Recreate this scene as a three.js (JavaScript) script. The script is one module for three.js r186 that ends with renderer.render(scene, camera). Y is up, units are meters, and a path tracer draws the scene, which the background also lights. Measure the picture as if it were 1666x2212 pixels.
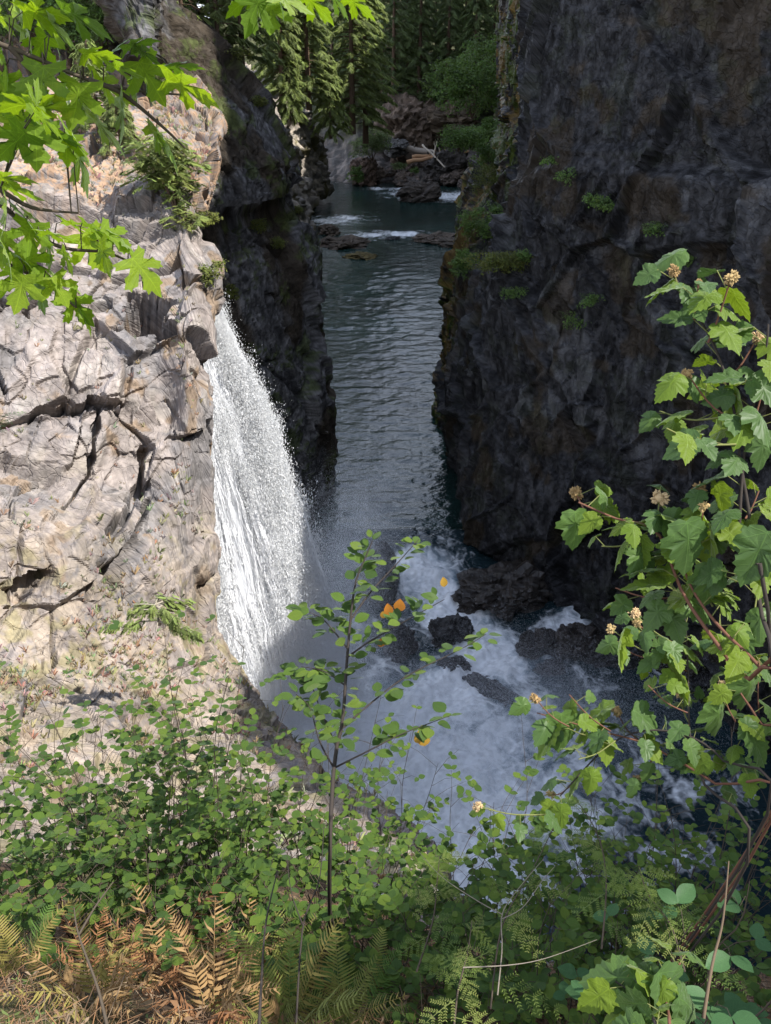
import * as THREE from 'three';
import { mergeGeometries, mergeVertices } from 'three/addons/utils/BufferGeometryUtils.js';

// ------------------------------------------------------------------ camera, sky, sun, exposure
const scene = new THREE.Scene();
const EYE = 36, PITCH = THREE.MathUtils.degToRad(28), FOCAL = 1916;   // eye 36 m above the pool, looking 28 degrees down
const camera = new THREE.PerspectiveCamera(60, 771 / 1024, 0.1, 1500);
camera.position.set(0, EYE, 0);
camera.lookAt(0, EYE - Math.sin(PITCH), -Math.cos(PITCH));
const renderer = new THREE.WebGLRenderer({ antialias: true });
renderer.toneMapping = THREE.LinearToneMapping;
renderer.toneMappingExposure = 2.0;
renderer.shadowMap.enabled = true;

const SUN = new THREE.Vector3(0.545, 0.8, 0.254).normalize();
const sun = new THREE.DirectionalLight(new THREE.Color().setRGB(1, 0.96, 0.9), 4.8);
sun.name = 'sun';
sun.position.copy(SUN).multiplyScalar(260).add(new THREE.Vector3(0, 20, -90));
sun.target.position.set(0, 20, -90);
sun.castShadow = true;
Object.assign(sun.shadow.camera, { left: -190, right: 190, top: 190, bottom: -190, near: 1, far: 700 });
sun.shadow.mapSize.set(4096, 4096);
scene.add(sun, sun.target);

{ // clear summer sky: deep blue overhead, paler towards the horizon, brighter round the sun
  const W = 256, H = 128, d = new Float32Array(W * H * 4);
  for (let j = 0; j < H; j++) for (let i = 0; i < W; i++) {
    const el = ((j + 0.5) / H - 0.5) * Math.PI, az = ((i + 0.5) / W - 0.5) * 2 * Math.PI;
    const x = Math.cos(az) * Math.cos(el), y = Math.sin(el), z = Math.sin(az) * Math.cos(el);
    const c = x * SUN.x + y * SUN.y + z * SUN.z, h = Math.pow(1 - Math.max(0, y), 1.7);
    const glow = Math.pow(Math.max(0, c), 24) * 0.5 + Math.pow(Math.max(0, c), 4) * 0.14;
    const o = (j * W + i) * 4;
    d[o] = 0.37 + 0.86 * h + glow; d[o + 1] = 0.46 + 0.86 * h + glow; d[o + 2] = 0.68 + 0.8 * h + glow * 0.9; d[o + 3] = 1;
  }
  const sky = new THREE.DataTexture(d, W, H, THREE.RGBAFormat, THREE.FloatType);
  sky.mapping = THREE.EquirectangularReflectionMapping;
  sky.magFilter = THREE.LinearFilter; sky.needsUpdate = true;
  scene.background = sky; scene.environment = sky;
}

// ------------------------------------------------------------------ small helpers
const V = (x, y, z) => new THREE.Vector3(x, y, z);
const clamp = (x, a = 0, b = 1) => Math.min(b, Math.max(a, x));
const sstep = (a, b, x) => { const t = clamp((x - a) / (b - a)); return t * t * (3 - 2 * t); };
const lerp = (a, b, t) => a + (b - a) * t;
function rng(seed) { let s = seed | 0; return () => { s = (s + 0x6d2b79f5) | 0; let t = Math.imul(s ^ (s >>> 15), 1 | s); t = (t + Math.imul(t ^ (t >>> 7), 61 | t)) ^ t; return ((t ^ (t >>> 14)) >>> 0) / 4294967296; }; }
const RIGHT = V(1, 0, 0), UPC = V(0, Math.cos(PITCH), -Math.sin(PITCH)), FWD = V(0, -Math.sin(PITCH), -Math.cos(PITCH));
// survey: points read from the photograph (in its 1666 x 2212 view) and set out at their real distance
function rayOf(u, v) { return V((u - 833) / FOCAL, 0, 0).addScaledVector(UPC, -(v - 1106) / FOCAL).add(FWD); }
function far(u, v, zf) { const r = rayOf(u, v); return r.multiplyScalar(zf / -r.z).add(V(0, EYE, 0)); }          // by distance along the ground
function near(u, v, dist) { return rayOf(u, v).normalize().multiplyScalar(dist).add(V(0, EYE, 0)); }              // by distance from the eye
function level(u, v, y) { const r = rayOf(u, v); return r.multiplyScalar((y - EYE) / r.y).add(V(0, EYE, 0)); }   // on a level
const taken = {};
function numbered(n) { const k = taken[n] = (taken[n] ?? -1) + 1; return k ? n + '_' + String(k).padStart(3, '0') : n; }
function tag(o, label, category, group, kind) { o.userData.label = label; if (category) o.userData.category = category; if (group) o.userData.group = group; if (kind) o.userData.kind = kind; return o; }
function meshOf(name, geo, mat, parent) { const m = new THREE.Mesh(geo, mat); m.name = parent ? name : numbered(name); (parent ?? scene).add(m); return m; }
function thing(name, label, category, pos, group) { const g = new THREE.Group(); g.name = numbered(name); if (pos) g.position.copy(pos); scene.add(g); return tag(g, label, category, group); }

// ------------------------------------------------------------------ noise
function h3(x, y, z, s) { let h = Math.imul(x, 0x27d4eb2d) ^ Math.imul(y, 0x165667b1) ^ Math.imul(z, 0x1b873593) ^ Math.imul(s, 0x2545f491); h = Math.imul(h ^ (h >>> 15), 0x85ebca6b); h = Math.imul(h ^ (h >>> 13), 0xc2b2ae35); return (h ^ (h >>> 16)) >>> 0; }
const hf = (x, y, z, s) => h3(x, y, z, s) / 4294967296;
function vnoise(x, y, z, s = 0) {   // value noise, -1..1
  const X = Math.floor(x), Y = Math.floor(y), Z = Math.floor(z); let fx = x - X, fy = y - Y, fz = z - Z;
  fx = fx * fx * fx * (fx * (fx * 6 - 15) + 10); fy = fy * fy * fy * (fy * (fy * 6 - 15) + 10); fz = fz * fz * fz * (fz * (fz * 6 - 15) + 10);
  const a = lerp(lerp(hf(X, Y, Z, s), hf(X + 1, Y, Z, s), fx), lerp(hf(X, Y + 1, Z, s), hf(X + 1, Y + 1, Z, s), fx), fy);
  const b = lerp(lerp(hf(X, Y, Z + 1, s), hf(X + 1, Y, Z + 1, s), fx), lerp(hf(X, Y + 1, Z + 1, s), hf(X + 1, Y + 1, Z + 1, s), fx), fy);
  return 2 * lerp(a, b, fz) - 1;
}
function fbm(x, y, z, o = 4, s = 0) { let a = 0.5, r = 0; for (let i = 0; i < o; i++) { r += a * vnoise(x, y, z, s + i); x = x * 2.03 + 7.1; y = y * 2.03 + 3.7; z = z * 2.03 + 1.3; a *= 0.5; } return r; }
const WO = { f1: 0, f2: 0, id: 0, id2: 0, dx: 0, dy: 0, dz: 0, ex: 0, ey: 0, ez: 0 };
function worley(x, y, z, s) {
  const X = Math.floor(x), Y = Math.floor(y), Z = Math.floor(z); let f1 = 9, f2 = 9, id = 0, id2 = 0, bx = 0, by = 0, bz = 0, cx = 0, cy = 0, cz = 0;
  for (let k = -1; k < 2; k++) for (let j = -1; j < 2; j++) for (let i = -1; i < 2; i++) {
    const h = h3(X + i, Y + j, Z + k, s), px = X + i + (h & 1023) / 1023, py = Y + j + ((h >>> 10) & 1023) / 1023, pz = Z + k + ((h >>> 20) & 1023) / 1023;
    const dx = x - px, dy = y - py, dz = z - pz, d = dx * dx + dy * dy + dz * dz;
    if (d < f1) { f2 = f1; id2 = id; cx = bx; cy = by; cz = bz; f1 = d; id = h; bx = dx; by = dy; bz = dz; } else if (d < f2) { f2 = d; id2 = h; cx = dx; cy = dy; cz = dz; }
  }
  WO.f1 = Math.sqrt(f1); WO.f2 = Math.sqrt(f2); WO.id = id; WO.id2 = id2; WO.dx = bx; WO.dy = by; WO.dz = bz; WO.ex = cx; WO.ey = cy; WO.ez = cz; return WO;
}
const idf = (id, k) => ((Math.imul(id ^ (k * 0x9e3779b1), 0x85ebca6b) >>> 8) & 0xffff) / 0xffff;
const cellPlane = (id, x, y, z) => idf(id, 1) - 0.5 + (x * (idf(id, 2) - 0.5) + y * (idf(id, 3) - 0.5) + z * (idf(id, 4) - 0.5)) * 1.5;
// broken rock: each cell of stone stands proud by its own amount and tilts its own way; some joints between cells are open
function fracture(x, y, z, S, ax, ay, az, seed, soft = 0.16, deep = 0.42) {
  const w = worley(x / (S * ax), y / (S * ay), z / (S * az), seed), e = w.f2 - w.f1, a = cellPlane(w.id, w.dx, w.dy, w.dz), b = cellPlane(w.id2, w.ex, w.ey, w.ez);
  const open = idf((w.id ^ w.id2) >>> 0, 5) > 0.55 ? deep : 0.06;
  return lerp(a, b, 0.5 * (1 - sstep(0, soft, e))) - open * (1 - sstep(0, 0.07, e));
}

// ------------------------------------------------------------------ textures (tileable noise)
function pnoise(x, y, P, s) { const X = Math.floor(x), Y = Math.floor(y), m = (a) => ((a % P) + P) % P; let fx = x - X, fy = y - Y; fx = fx * fx * (3 - 2 * fx); fy = fy * fy * (3 - 2 * fy); return 2 * lerp(lerp(hf(m(X), m(Y), 0, s), hf(m(X + 1), m(Y), 0, s), fx), lerp(hf(m(X), m(Y + 1), 0, s), hf(m(X + 1), m(Y + 1), 0, s), fx), fy) - 1; }
function pfbm(u, v, P, o, s) { let a = 0.5, r = 0; for (let i = 0; i < o; i++) { r += a * pnoise(u * P, v * P, P, s + i); P *= 2; a *= 0.5; } return r; }
function pworley(u, v, P, s) { const x = u * P, y = v * P, X = Math.floor(x), Y = Math.floor(y), m = (a) => ((a % P) + P) % P; let f1 = 9, f2 = 9; for (let j = -1; j < 2; j++) for (let i = -1; i < 2; i++) { const h = h3(m(X + i), m(Y + j), 7, s), dx = x - X - i - (h & 1023) / 1023, dy = y - Y - j - ((h >>> 10) & 1023) / 1023, d = dx * dx + dy * dy; if (d < f1) { f2 = f1; f1 = d; } else if (d < f2) f2 = d; } return Math.sqrt(f2) - Math.sqrt(f1); }
function texture(N, fn, srgb = false) {
  const d = new Uint8Array(N * N * 4); for (let j = 0; j < N; j++) for (let i = 0; i < N; i++) { const c = fn((i + 0.5) / N, (j + 0.5) / N), o = (j * N + i) * 4; if (typeof c === 'number') d[o] = d[o + 1] = d[o + 2] = clamp(c) * 255; else { d[o] = clamp(c[0]) * 255; d[o + 1] = clamp(c[1]) * 255; d[o + 2] = clamp(c[2]) * 255; } d[o + 3] = 255; }
  const t = new THREE.DataTexture(d, N, N); t.wrapS = t.wrapT = THREE.RepeatWrapping; t.magFilter = THREE.LinearFilter; if (srgb) t.colorSpace = THREE.SRGBColorSpace; t.needsUpdate = true; return t;
}
const rockBump = texture(1024, (u, v) => {
  const wu = u + 0.07 * pfbm(u, v, 6, 4, 40), wv = v + 0.07 * pfbm(u, v, 6, 4, 50);
  const c1 = sstep(0, 0.10, pworley(wu, wv, 7, 3)), c2 = sstep(0, 0.14, pworley(wu, wv, 19, 5));
  const c3 = sstep(0, 0.1, pworley(wu * 1 + 0.3, wv, 11, 8)); const part = sstep(-0.1, 0.25, pfbm(u, v, 4, 3, 88)); return 0.36 + 0.6 * pfbm(u, v, 8, 6, 11) + 0.2 * c1 * part + 0.06 * c2 + 0.16 * c3 * (1 - part);
});
const rockTint = texture(1024, (u, v) => {
  const wu = u + 0.03 * pfbm(u, v, 5, 3, 60), wv = v + 0.03 * pfbm(u, v, 5, 3, 70);
  const n = pfbm(wu, wv, 6, 6, 21), g = pfbm(u, v, 48, 3, 31), line = 1 - sstep(0, 0.08, pworley(wu, wv, 13, 9)), pale = sstep(0.16, 0.34, pfbm(wu, wv, 24, 4, 77));
  const b = 0.76 + 0.34 * n + 0.22 * g - 0.10 * line + 0.13 * pale;
  return [b, b * 0.985, b * 0.96];
}, false);
const rockMat = (roughness, bump, extra = {}) => { const m = new THREE.MeshPhysicalMaterial({ vertexColors: true, map: rockTint, bumpMap: rockBump, bumpScale: bump, roughness, specularIntensity: 0.6, ...extra }); return m; };

// ------------------------------------------------------------------ surfaces from control grids
function cat(p0, p1, p2, p3, t) { const t2 = t * t, t3 = t2 * t; return 0.5 * (2 * p1 + (p2 - p0) * t + (2 * p0 - 5 * p1 + 4 * p2 - p3) * t2 + (3 * p1 - p0 - 3 * p2 + p3) * t3); }
function catAt(arr, s) { const n = arr.length - 1, x = clamp(s, 0, 0.999999) * n, i = Math.floor(x), t = x - i, a = arr[Math.max(0, i - 1)], b = arr[i], c = arr[i + 1], d = arr[Math.min(n, i + 2)]; return V(cat(a.x, b.x, c.x, d.x, t), cat(a.y, b.y, c.y, d.y, t), cat(a.z, b.z, c.z, d.z, t)); }
function piece(list, x) { for (let i = 1; i < list.length; i++) if (x <= list[i][0]) { const t = clamp((x - list[i - 1][0]) / (list[i][0] - list[i - 1][0])); return lerp(list[i - 1][1], list[i][1], t); } return list[list.length - 1][1]; }
// nu x nv sheet; at(s, t) gives the plain form, move(p, n, s, t) the broken surface, paint(p, n, s, t) the stone's own colour
function rockSheet(name, nu, nv, at, move, paint, mat, parent, tile = 4) {
  const N = nu * nv, pos = new Float32Array(N * 3), uv = new Float32Array(N * 2), col = new Float32Array(N * 3), idx = new Uint32Array((nu - 1) * (nv - 1) * 6);
  for (let j = 0; j < nv; j++) for (let i = 0; i < nu; i++) { const p = at(i / (nu - 1), j / (nv - 1)), k = j * nu + i; pos[k * 3] = p.x; pos[k * 3 + 1] = p.y; pos[k * 3 + 2] = p.z; }
  let q = 0; for (let j = 0; j < nv - 1; j++) for (let i = 0; i < nu - 1; i++) { const a = j * nu + i, b = a + 1, c = a + nu, d = c + 1; idx[q++] = a; idx[q++] = b; idx[q++] = d; idx[q++] = a; idx[q++] = d; idx[q++] = c; }
  const dist = (a, b) => Math.hypot(pos[a * 3] - pos[b * 3], pos[a * 3 + 1] - pos[b * 3 + 1], pos[a * 3 + 2] - pos[b * 3 + 2]);
  for (let j = 0; j < nv; j++) { let s = 0; for (let i = 0; i < nu; i++) { const k = j * nu + i; if (i) s += dist(k, k - 1); uv[k * 2] = s / tile; } }
  for (let i = 0; i < nu; i++) { let s = 0; for (let j = 0; j < nv; j++) { const k = j * nu + i; if (j) s += dist(k, k - nu); uv[k * 2 + 1] = s / tile; } }
  const g = new THREE.BufferGeometry(); g.setAttribute('position', new THREE.BufferAttribute(pos, 3)); g.setIndex(new THREE.BufferAttribute(idx, 1)); g.computeVertexNormals();
  const n = g.attributes.normal.array, moved = new Float32Array(N * 3), P = V(), Q = V(), C = [0, 0, 0];
  for (let k = 0; k < N; k++) { P.set(pos[k * 3], pos[k * 3 + 1], pos[k * 3 + 2]); Q.set(n[k * 3], n[k * 3 + 1], n[k * 3 + 2]); const d = move(P, Q, (k % nu) / (nu - 1), Math.floor(k / nu) / (nv - 1)); moved[k * 3] = P.x + Q.x * d; moved[k * 3 + 1] = P.y + Q.y * d; moved[k * 3 + 2] = P.z + Q.z * d; uv[k * 2] += 0.6 * d / tile; uv[k * 2 + 1] += 0.8 * d / tile; }
  g.setAttribute('position', new THREE.BufferAttribute(moved, 3)); g.setAttribute('uv', new THREE.BufferAttribute(uv, 2)); g.computeVertexNormals();
  const m = g.attributes.normal.array;
  for (let k = 0; k < N; k++) { P.set(moved[k * 3], moved[k * 3 + 1], moved[k * 3 + 2]); Q.set(m[k * 3], m[k * 3 + 1], m[k * 3 + 2]); const c = paint(P, Q, (k % nu) / (nu - 1), Math.floor(k / nu) / (nv - 1), C) ?? C; col[k * 3] = c[0]; col[k * 3 + 1] = c[1]; col[k * 3 + 2] = c[2]; }
  g.setAttribute('color', new THREE.BufferAttribute(col, 3));
  return meshOf(name, g, mat, parent);
}
const mixc = (a, b, t) => [lerp(a[0], b[0], t), lerp(a[1], b[1], t), lerp(a[2], b[2], t)];
// ------------------------------------------------------------------ the sunlit cliff and the ramp below it
const C_PINK = [0.3, 0.262, 0.245], C_GREY = [0.215, 0.203, 0.205], C_PALE = [0.36, 0.325, 0.295], C_RUST = [0.26, 0.185, 0.12], C_DRY = [0.32, 0.265, 0.21], C_STRAW = [0.27, 0.235, 0.135];
const leftRows = [ // [v, distance] on the lines u = -350, 0, 200, 350 and then [u, v, distance] of the brink
  [[2000, 8], [2000, 9], [2000, 9.5], [1995, 9.8], [1000, 1975, 10]],
  [[1870, 11], [1870, 12.5], [1870, 13], [1860, 13.5], [900, 1850, 13.6]],
  [[1720, 15], [1720, 17], [1715, 18], [1710, 19], [790, 1715, 20]],
  [[1560, 19], [1565, 22], [1570, 23], [1590, 24.5], [655, 1630, 26]],
  [[1400, 22], [1410, 25], [1430, 26.5], [1450, 28.5], [505, 1480, 31]],
  [[1260, 24], [1270, 27], [1290, 28.7], [1320, 31], [430, 1350, 33.5]],
  [[1110, 26], [1110, 28.5], [1150, 30.5], [1180, 33.2], [426, 1200, 35]],
  [[1000, 30], [1000, 33], [1060, 34.3], [1050, 35.6], [427, 1050, 36.8]],
  [[880, 32], [880, 35], [890, 36.3], [900, 37.4], [427, 900, 38.2]],
  [[730, 34], [730, 37], [730, 38.4], [725, 39.3], [421, 720, 39.8]],
  [[600, 36], [600, 39.5], [600, 41], [600, 42], [424, 600, 42.3]],
  [[480, 39], [480, 43], [480, 44.5], [470, 45.5], [398, 470, 45.8]],
  [[360, 44], [360, 48], [360, 49.5], [350, 50.5], [440, 330, 50.5]],
  [[250, 50], [250, 54], [250, 56], [240, 57], [440, 225, 58]],
  [[130, 58], [130, 64], [120, 66], [110, 68], [350, 95, 68]],
  [[-20, 70], [-20, 76], [-20, 80], [-20, 82], [270, -40, 82]],
];
const leftGrid = leftRows.map((r, k) => {
  const row = [far(-950, r[0][0], r[0][1] - 3), far(-350, r[0][0], r[0][1]), far(0, r[1][0], r[1][1]), far(200, r[2][0], r[2][1]), far(350, r[3][0], r[3][1]), far(...r[4])], e = row[5];
  if (k <= 4) { row.push(V(e.x + 1.6, e.y - 5, e.z - 1.2), V(e.x + 3.2, lerp(e.y, 0, 0.7), e.z - 2.4), V(e.x + 4.2, -1.5, e.z - 3.2)); }
  else { const f = clamp((k - 4) / 2); row.push(V(e.x + 0.35 - 0.2 * f, e.y - 2.5 * (1 - f) - 0.4, e.z - 2.2 - f), V(e.x + lerp(1.2, -2.2, f), lerp(0.5, e.y - 1, f), e.z - lerp(3, 7, f)), V(e.x - 5 * f, lerp(-1, e.y - 2, f), e.z - lerp(4, 12, f))); }
  return row;
});
function gridAt(G, s, t) { return catAt(G.map((r) => catAt(r, s)), t); }
// resample columns so that rows are curves of their own (cheap two-step evaluation)
function sheetFrom(G, nu) { const cache = new Map(); return (s, t) => { const k = Math.round(s * (nu - 1)); if (!cache.has(k)) cache.set(k, G.map((r) => catAt(r, s))); return catAt(cache.get(k), t); }; }
const cA = Math.cos(0.42), sA = Math.sin(0.42);
{
  const NU = 480, NV = 740;
  const move = (p, n, s, t) => {
    const w = 0.6 * fbm(p.x * 0.25, p.y * 0.25, p.z * 0.25, 3, 5);
    const x = p.x * cA - p.y * sA + w, y = p.x * sA + p.y * cA + w, z = p.z + w, low = sstep(0.55, 0.3, t);
    let d = (0.5 + 0.9 * sstep(0.63, 0.48, s)) * fracture(x, y, z, 6.5, 1.0, 1.1, 1.1, 11, 0.04, 0.6) + 0.72 * fracture(x, y, z, 3.0, 0.7, 1.4, 1, 12, 0.04, 0.9) + 0.24 * fracture(x, y, z, 1.3, 0.8, 1.3, 1, 13, 0.06, 0.8) + 0.07 * fracture(x, y, z, 0.45, 1.0, 1.0, 1, 14, 0.2);
    d *= lerp(0.85, 0.6, low);
    d += 0.35 * fbm(p.x * 0.3, p.y * 0.3, p.z * 0.3, 4, 15) + 0.04 * fbm(p.x * 2.4, p.y * 2.4, p.z * 2.4, 3, 16);
    // hollows under the big blocks and a few open joints
    const jx = 0.7 * fbm(p.x * 1.3, p.y * 1.3, p.z * 1.3, 4, 17), jy = 0.7 * fbm(p.x * 1.3, p.y * 1.3, p.z * 1.3, 4, 18), cave = (u, v, z0, rx, ry, dep) => { const c = far(u, v, z0), q = ((p.x - c.x + jx) / rx) ** 2 + ((p.y - c.y + jy) / ry) ** 2 + ((p.z - c.z) / 3) ** 2; return q < 1 ? -dep * sstep(1, 0.55, q) : 0; };
    const crack = (u, v, z0, rx, ry) => { const c = far(u, v, z0), dx = p.x - c.x - 0.18 * (p.y - c.y) + 0.28 * jx, q = Math.abs(dx) / rx * (1 + 0.5 * Math.sin(p.y * 5)), e = Math.abs(p.y - c.y) / ry; return q < 1 && e < 1 && Math.abs(p.z - c.z) < 4 ? -1.1 * sstep(1, 0.6, q) * sstep(1, 0.8, e) : 0; };
    d += cave(308, 655, 40, 1.15, 0.85, 2.6) + cave(335, 690, 39.5, 1.6, 0.28, 1.4) + cave(165, 878, 36.5, 2.2, 0.3, 1.5) + crack(297, 1045, 35, 0.16, 1.3) + crack(301, 1150, 33.5, 0.2, 1.1) + crack(205, 960, 36, 0.12, 1.8) + cave(45, 1280, 27, 0.9, 0.3, 1.2);
    return d;
  };
  const paint = (p, n, s, t, C) => {
    const a = fbm(p.x * 0.35, p.y * 0.35, p.z * 0.35, 4, 30), b = fbm(p.x * 1.3, p.y * 1.3, p.z * 1.3, 4, 35), g = fbm(p.x * 5, p.y * 5, p.z * 5, 3, 39);
    let c = mixc(C_PINK, C_GREY, sstep(-0.1, 0.3, a + 0.3 * b)); c = mixc(c, C_PALE, 0.6 * sstep(0.05, 0.4, b - 0.4 * a));
    c = mixc(c, C_RUST, 0.75 * sstep(0.22, 0.36, fbm(p.x * 0.8 + 9, p.y * 0.5, p.z * 0.8, 4, 44)));
    const low = sstep(0.5, 0.3, t + 0.1 * a), top = sstep(0.72, 0.8, t + 0.12 * a);
    c = mixc(c, C_DRY, (0.75 * low + 0.5 * top) * sstep(-0.15, 0.2, g + b + 0.5 * (n.y - 0.4)));
    c = mixc(c, C_STRAW, low * sstep(0.1, 0.3, fbm(p.x, p.y + 5, p.z, 4, 47)) * 0.8);
    c = mixc(c, [0.36, 0.23, 0.14], top * sstep(-0.02, 0.2, g + 0.4 * a) * 0.8);
    const k = 0.95 + 0.35 * g; C[0] = c[0] * k; C[1] = c[1] * k; C[2] = c[2] * k; return C;
  };
  tag(rockSheet('sunlit_cliff', NU, NV, sheetFrom(leftGrid, NU), move, paint, rockMat(0.92, 0.15, { flatShading: true }), null, 7), 'broad sunlit cliff of cracked pinkish grey rock left of the waterfall', 'cliff', null, 'structure');
}

// ------------------------------------------------------------------ walls built from a foot line and a profile with height
function wallAt(foot, prof, top, nu, sideways) {   // foot: [x, z]; prof: [height, set-back]; sideways(h) shifts the whole along x
  const pts = foot.map(([x, z]) => V(x, 0, z)), nrm = pts.map((p, i) => { const a = pts[Math.max(0, i - 1)], b = pts[Math.min(pts.length - 1, i + 1)]; return V(b.z - a.z, 0, a.x - b.x).normalize(); });
  const cache = new Map();
  return (s, t) => {
    const k = Math.round(s * (nu - 1)); if (!cache.has(k)) { const p = catAt(pts, s), n = catAt(nrm, s).normalize(); cache.set(k, [p, n, top(p)]); }
    const [p, n, H] = cache.get(k), y = -1.5 + (H + 1.5) * t, back = prof(y, p); return V(p.x + n.x * back + (sideways ? sideways(y, p) : 0), y, p.z + n.z * back);
  };
}
// the dark pillar behind the waterfall
const D_GREY = [0.024, 0.0235, 0.0245], D_BLUE = [0.056, 0.056, 0.06], D_BROWN = [0.05, 0.037, 0.023], D_MOSS = [0.075, 0.1, 0.026];
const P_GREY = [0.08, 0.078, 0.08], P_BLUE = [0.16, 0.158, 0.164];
const pillarFoot = [[-14, -112], [-9.5, -92], [-6.2, -78], [-4.7, -69], [-5.6, -63], [-8.5, -59], [-12, -56], [-14.5, -57.5], [-17, -64], [-21, -78]];
{
  const NU = 300, NV = 420, P = [[-2, 0], [12, 0.1], [18, 0.4], [24, 1.2], [25.6, 1.7], [26.4, 0.1], [29, -0.3], [34, 1.6], [42, 5], [60, 16]];
  const at = wallAt(pillarFoot, (y) => -piece(P, y), () => 56, NU, (y, p) => piece([[-2, 0], [12, 0.7], [22, 0.5], [28, -1.2], [36, -4.2], [44, -8.5], [56, -18]], y) * (y > 22 ? lerp(1, 0.4, sstep(-8, -13, p.x)) : 1));
  const flip = (s, t) => at(1 - s, t);   // left to right as seen, so that faces look out
  const move = (p, n) => {
    const w = 0.5 * fbm(p.x * 0.3, p.y * 0.3, p.z * 0.3, 3, 105), x = p.x * 0.92 + p.y * 0.39 + w, y = -p.x * 0.39 + p.y * 0.92 + w, z = p.z + w, up = sstep(25, 30, p.y);
    let d = 1.15 * fracture(x, y, z, 6.5, 0.6, 1.8, 1, 111, 0.04) + 0.5 * fracture(x, y, z, 2.4, 0.5, 1.9, 1, 112, 0.06, 0.7) * lerp(1, 0.6, up) + 0.2 * fracture(x, y, z, 0.9, 0.5, 1.9, 1, 113, 0.1, 0.6) + 0.09 * fracture(x, y, z, 0.33, 0.7, 1.3, 1, 114);
    return d + 0.7 * fbm(p.x * 0.22, p.y * 0.22, p.z * 0.22, 4, 115) - 0.5 + 0.1 * fbm(p.x * 2, p.y * 0.8, p.z * 2, 3, 116);
  };
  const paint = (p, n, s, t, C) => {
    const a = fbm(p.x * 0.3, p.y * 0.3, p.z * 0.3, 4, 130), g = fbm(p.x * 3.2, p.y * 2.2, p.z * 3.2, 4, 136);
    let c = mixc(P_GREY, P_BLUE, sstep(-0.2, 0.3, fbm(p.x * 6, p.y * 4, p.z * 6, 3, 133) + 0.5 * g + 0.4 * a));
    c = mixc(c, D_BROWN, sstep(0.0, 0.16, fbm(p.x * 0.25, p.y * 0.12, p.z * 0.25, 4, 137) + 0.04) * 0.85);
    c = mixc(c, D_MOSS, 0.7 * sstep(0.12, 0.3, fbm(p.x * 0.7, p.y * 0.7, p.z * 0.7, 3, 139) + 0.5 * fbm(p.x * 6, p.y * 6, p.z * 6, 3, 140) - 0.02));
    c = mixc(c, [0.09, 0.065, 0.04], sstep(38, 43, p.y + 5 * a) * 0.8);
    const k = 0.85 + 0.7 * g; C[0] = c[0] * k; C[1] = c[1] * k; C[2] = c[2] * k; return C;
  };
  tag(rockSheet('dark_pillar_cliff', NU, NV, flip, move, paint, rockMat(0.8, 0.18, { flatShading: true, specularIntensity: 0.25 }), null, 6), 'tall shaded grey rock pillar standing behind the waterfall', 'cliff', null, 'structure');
}
// the great dark wall on the far side of the pool; it shades the gorge
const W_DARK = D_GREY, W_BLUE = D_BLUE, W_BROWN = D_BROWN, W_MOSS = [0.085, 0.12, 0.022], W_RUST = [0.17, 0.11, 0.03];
const wallFoot = [[28, 14], [27, 0], [26.5, -12], [25.5, -24], [23.6, -36], [19.6, -44], [14, -52.5], [9, -58.5], [7, -66], [6.5, -78], [6.8, -92], [9.5, -118], [14.5, -165], [23, -212], [32, -262], [40, -320]];
const wallTop = (p) => piece([[-14, 60], [0, 69.5], [12, 69.5], [16, 65], [20, 58], [23, 58.5], [26, 65], [30, 94], [50, 98], [70, 98], [100, 96], [140, 86], [186, 77], [212, 84], [235, 128], [320, 138]], -p.z);  // unseen skyline, its heights shaped to place the shadow edge across the gorge
const wallProf = [[-2, -0.3], [4, 0], [8, 0.1], [14, 0.6], [18, 1.6], [20.5, 2.6], [23, 4.6], [28, 5.4], [33, 4.7], [40, 4.2], [60, 6], [100, 12]];
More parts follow.
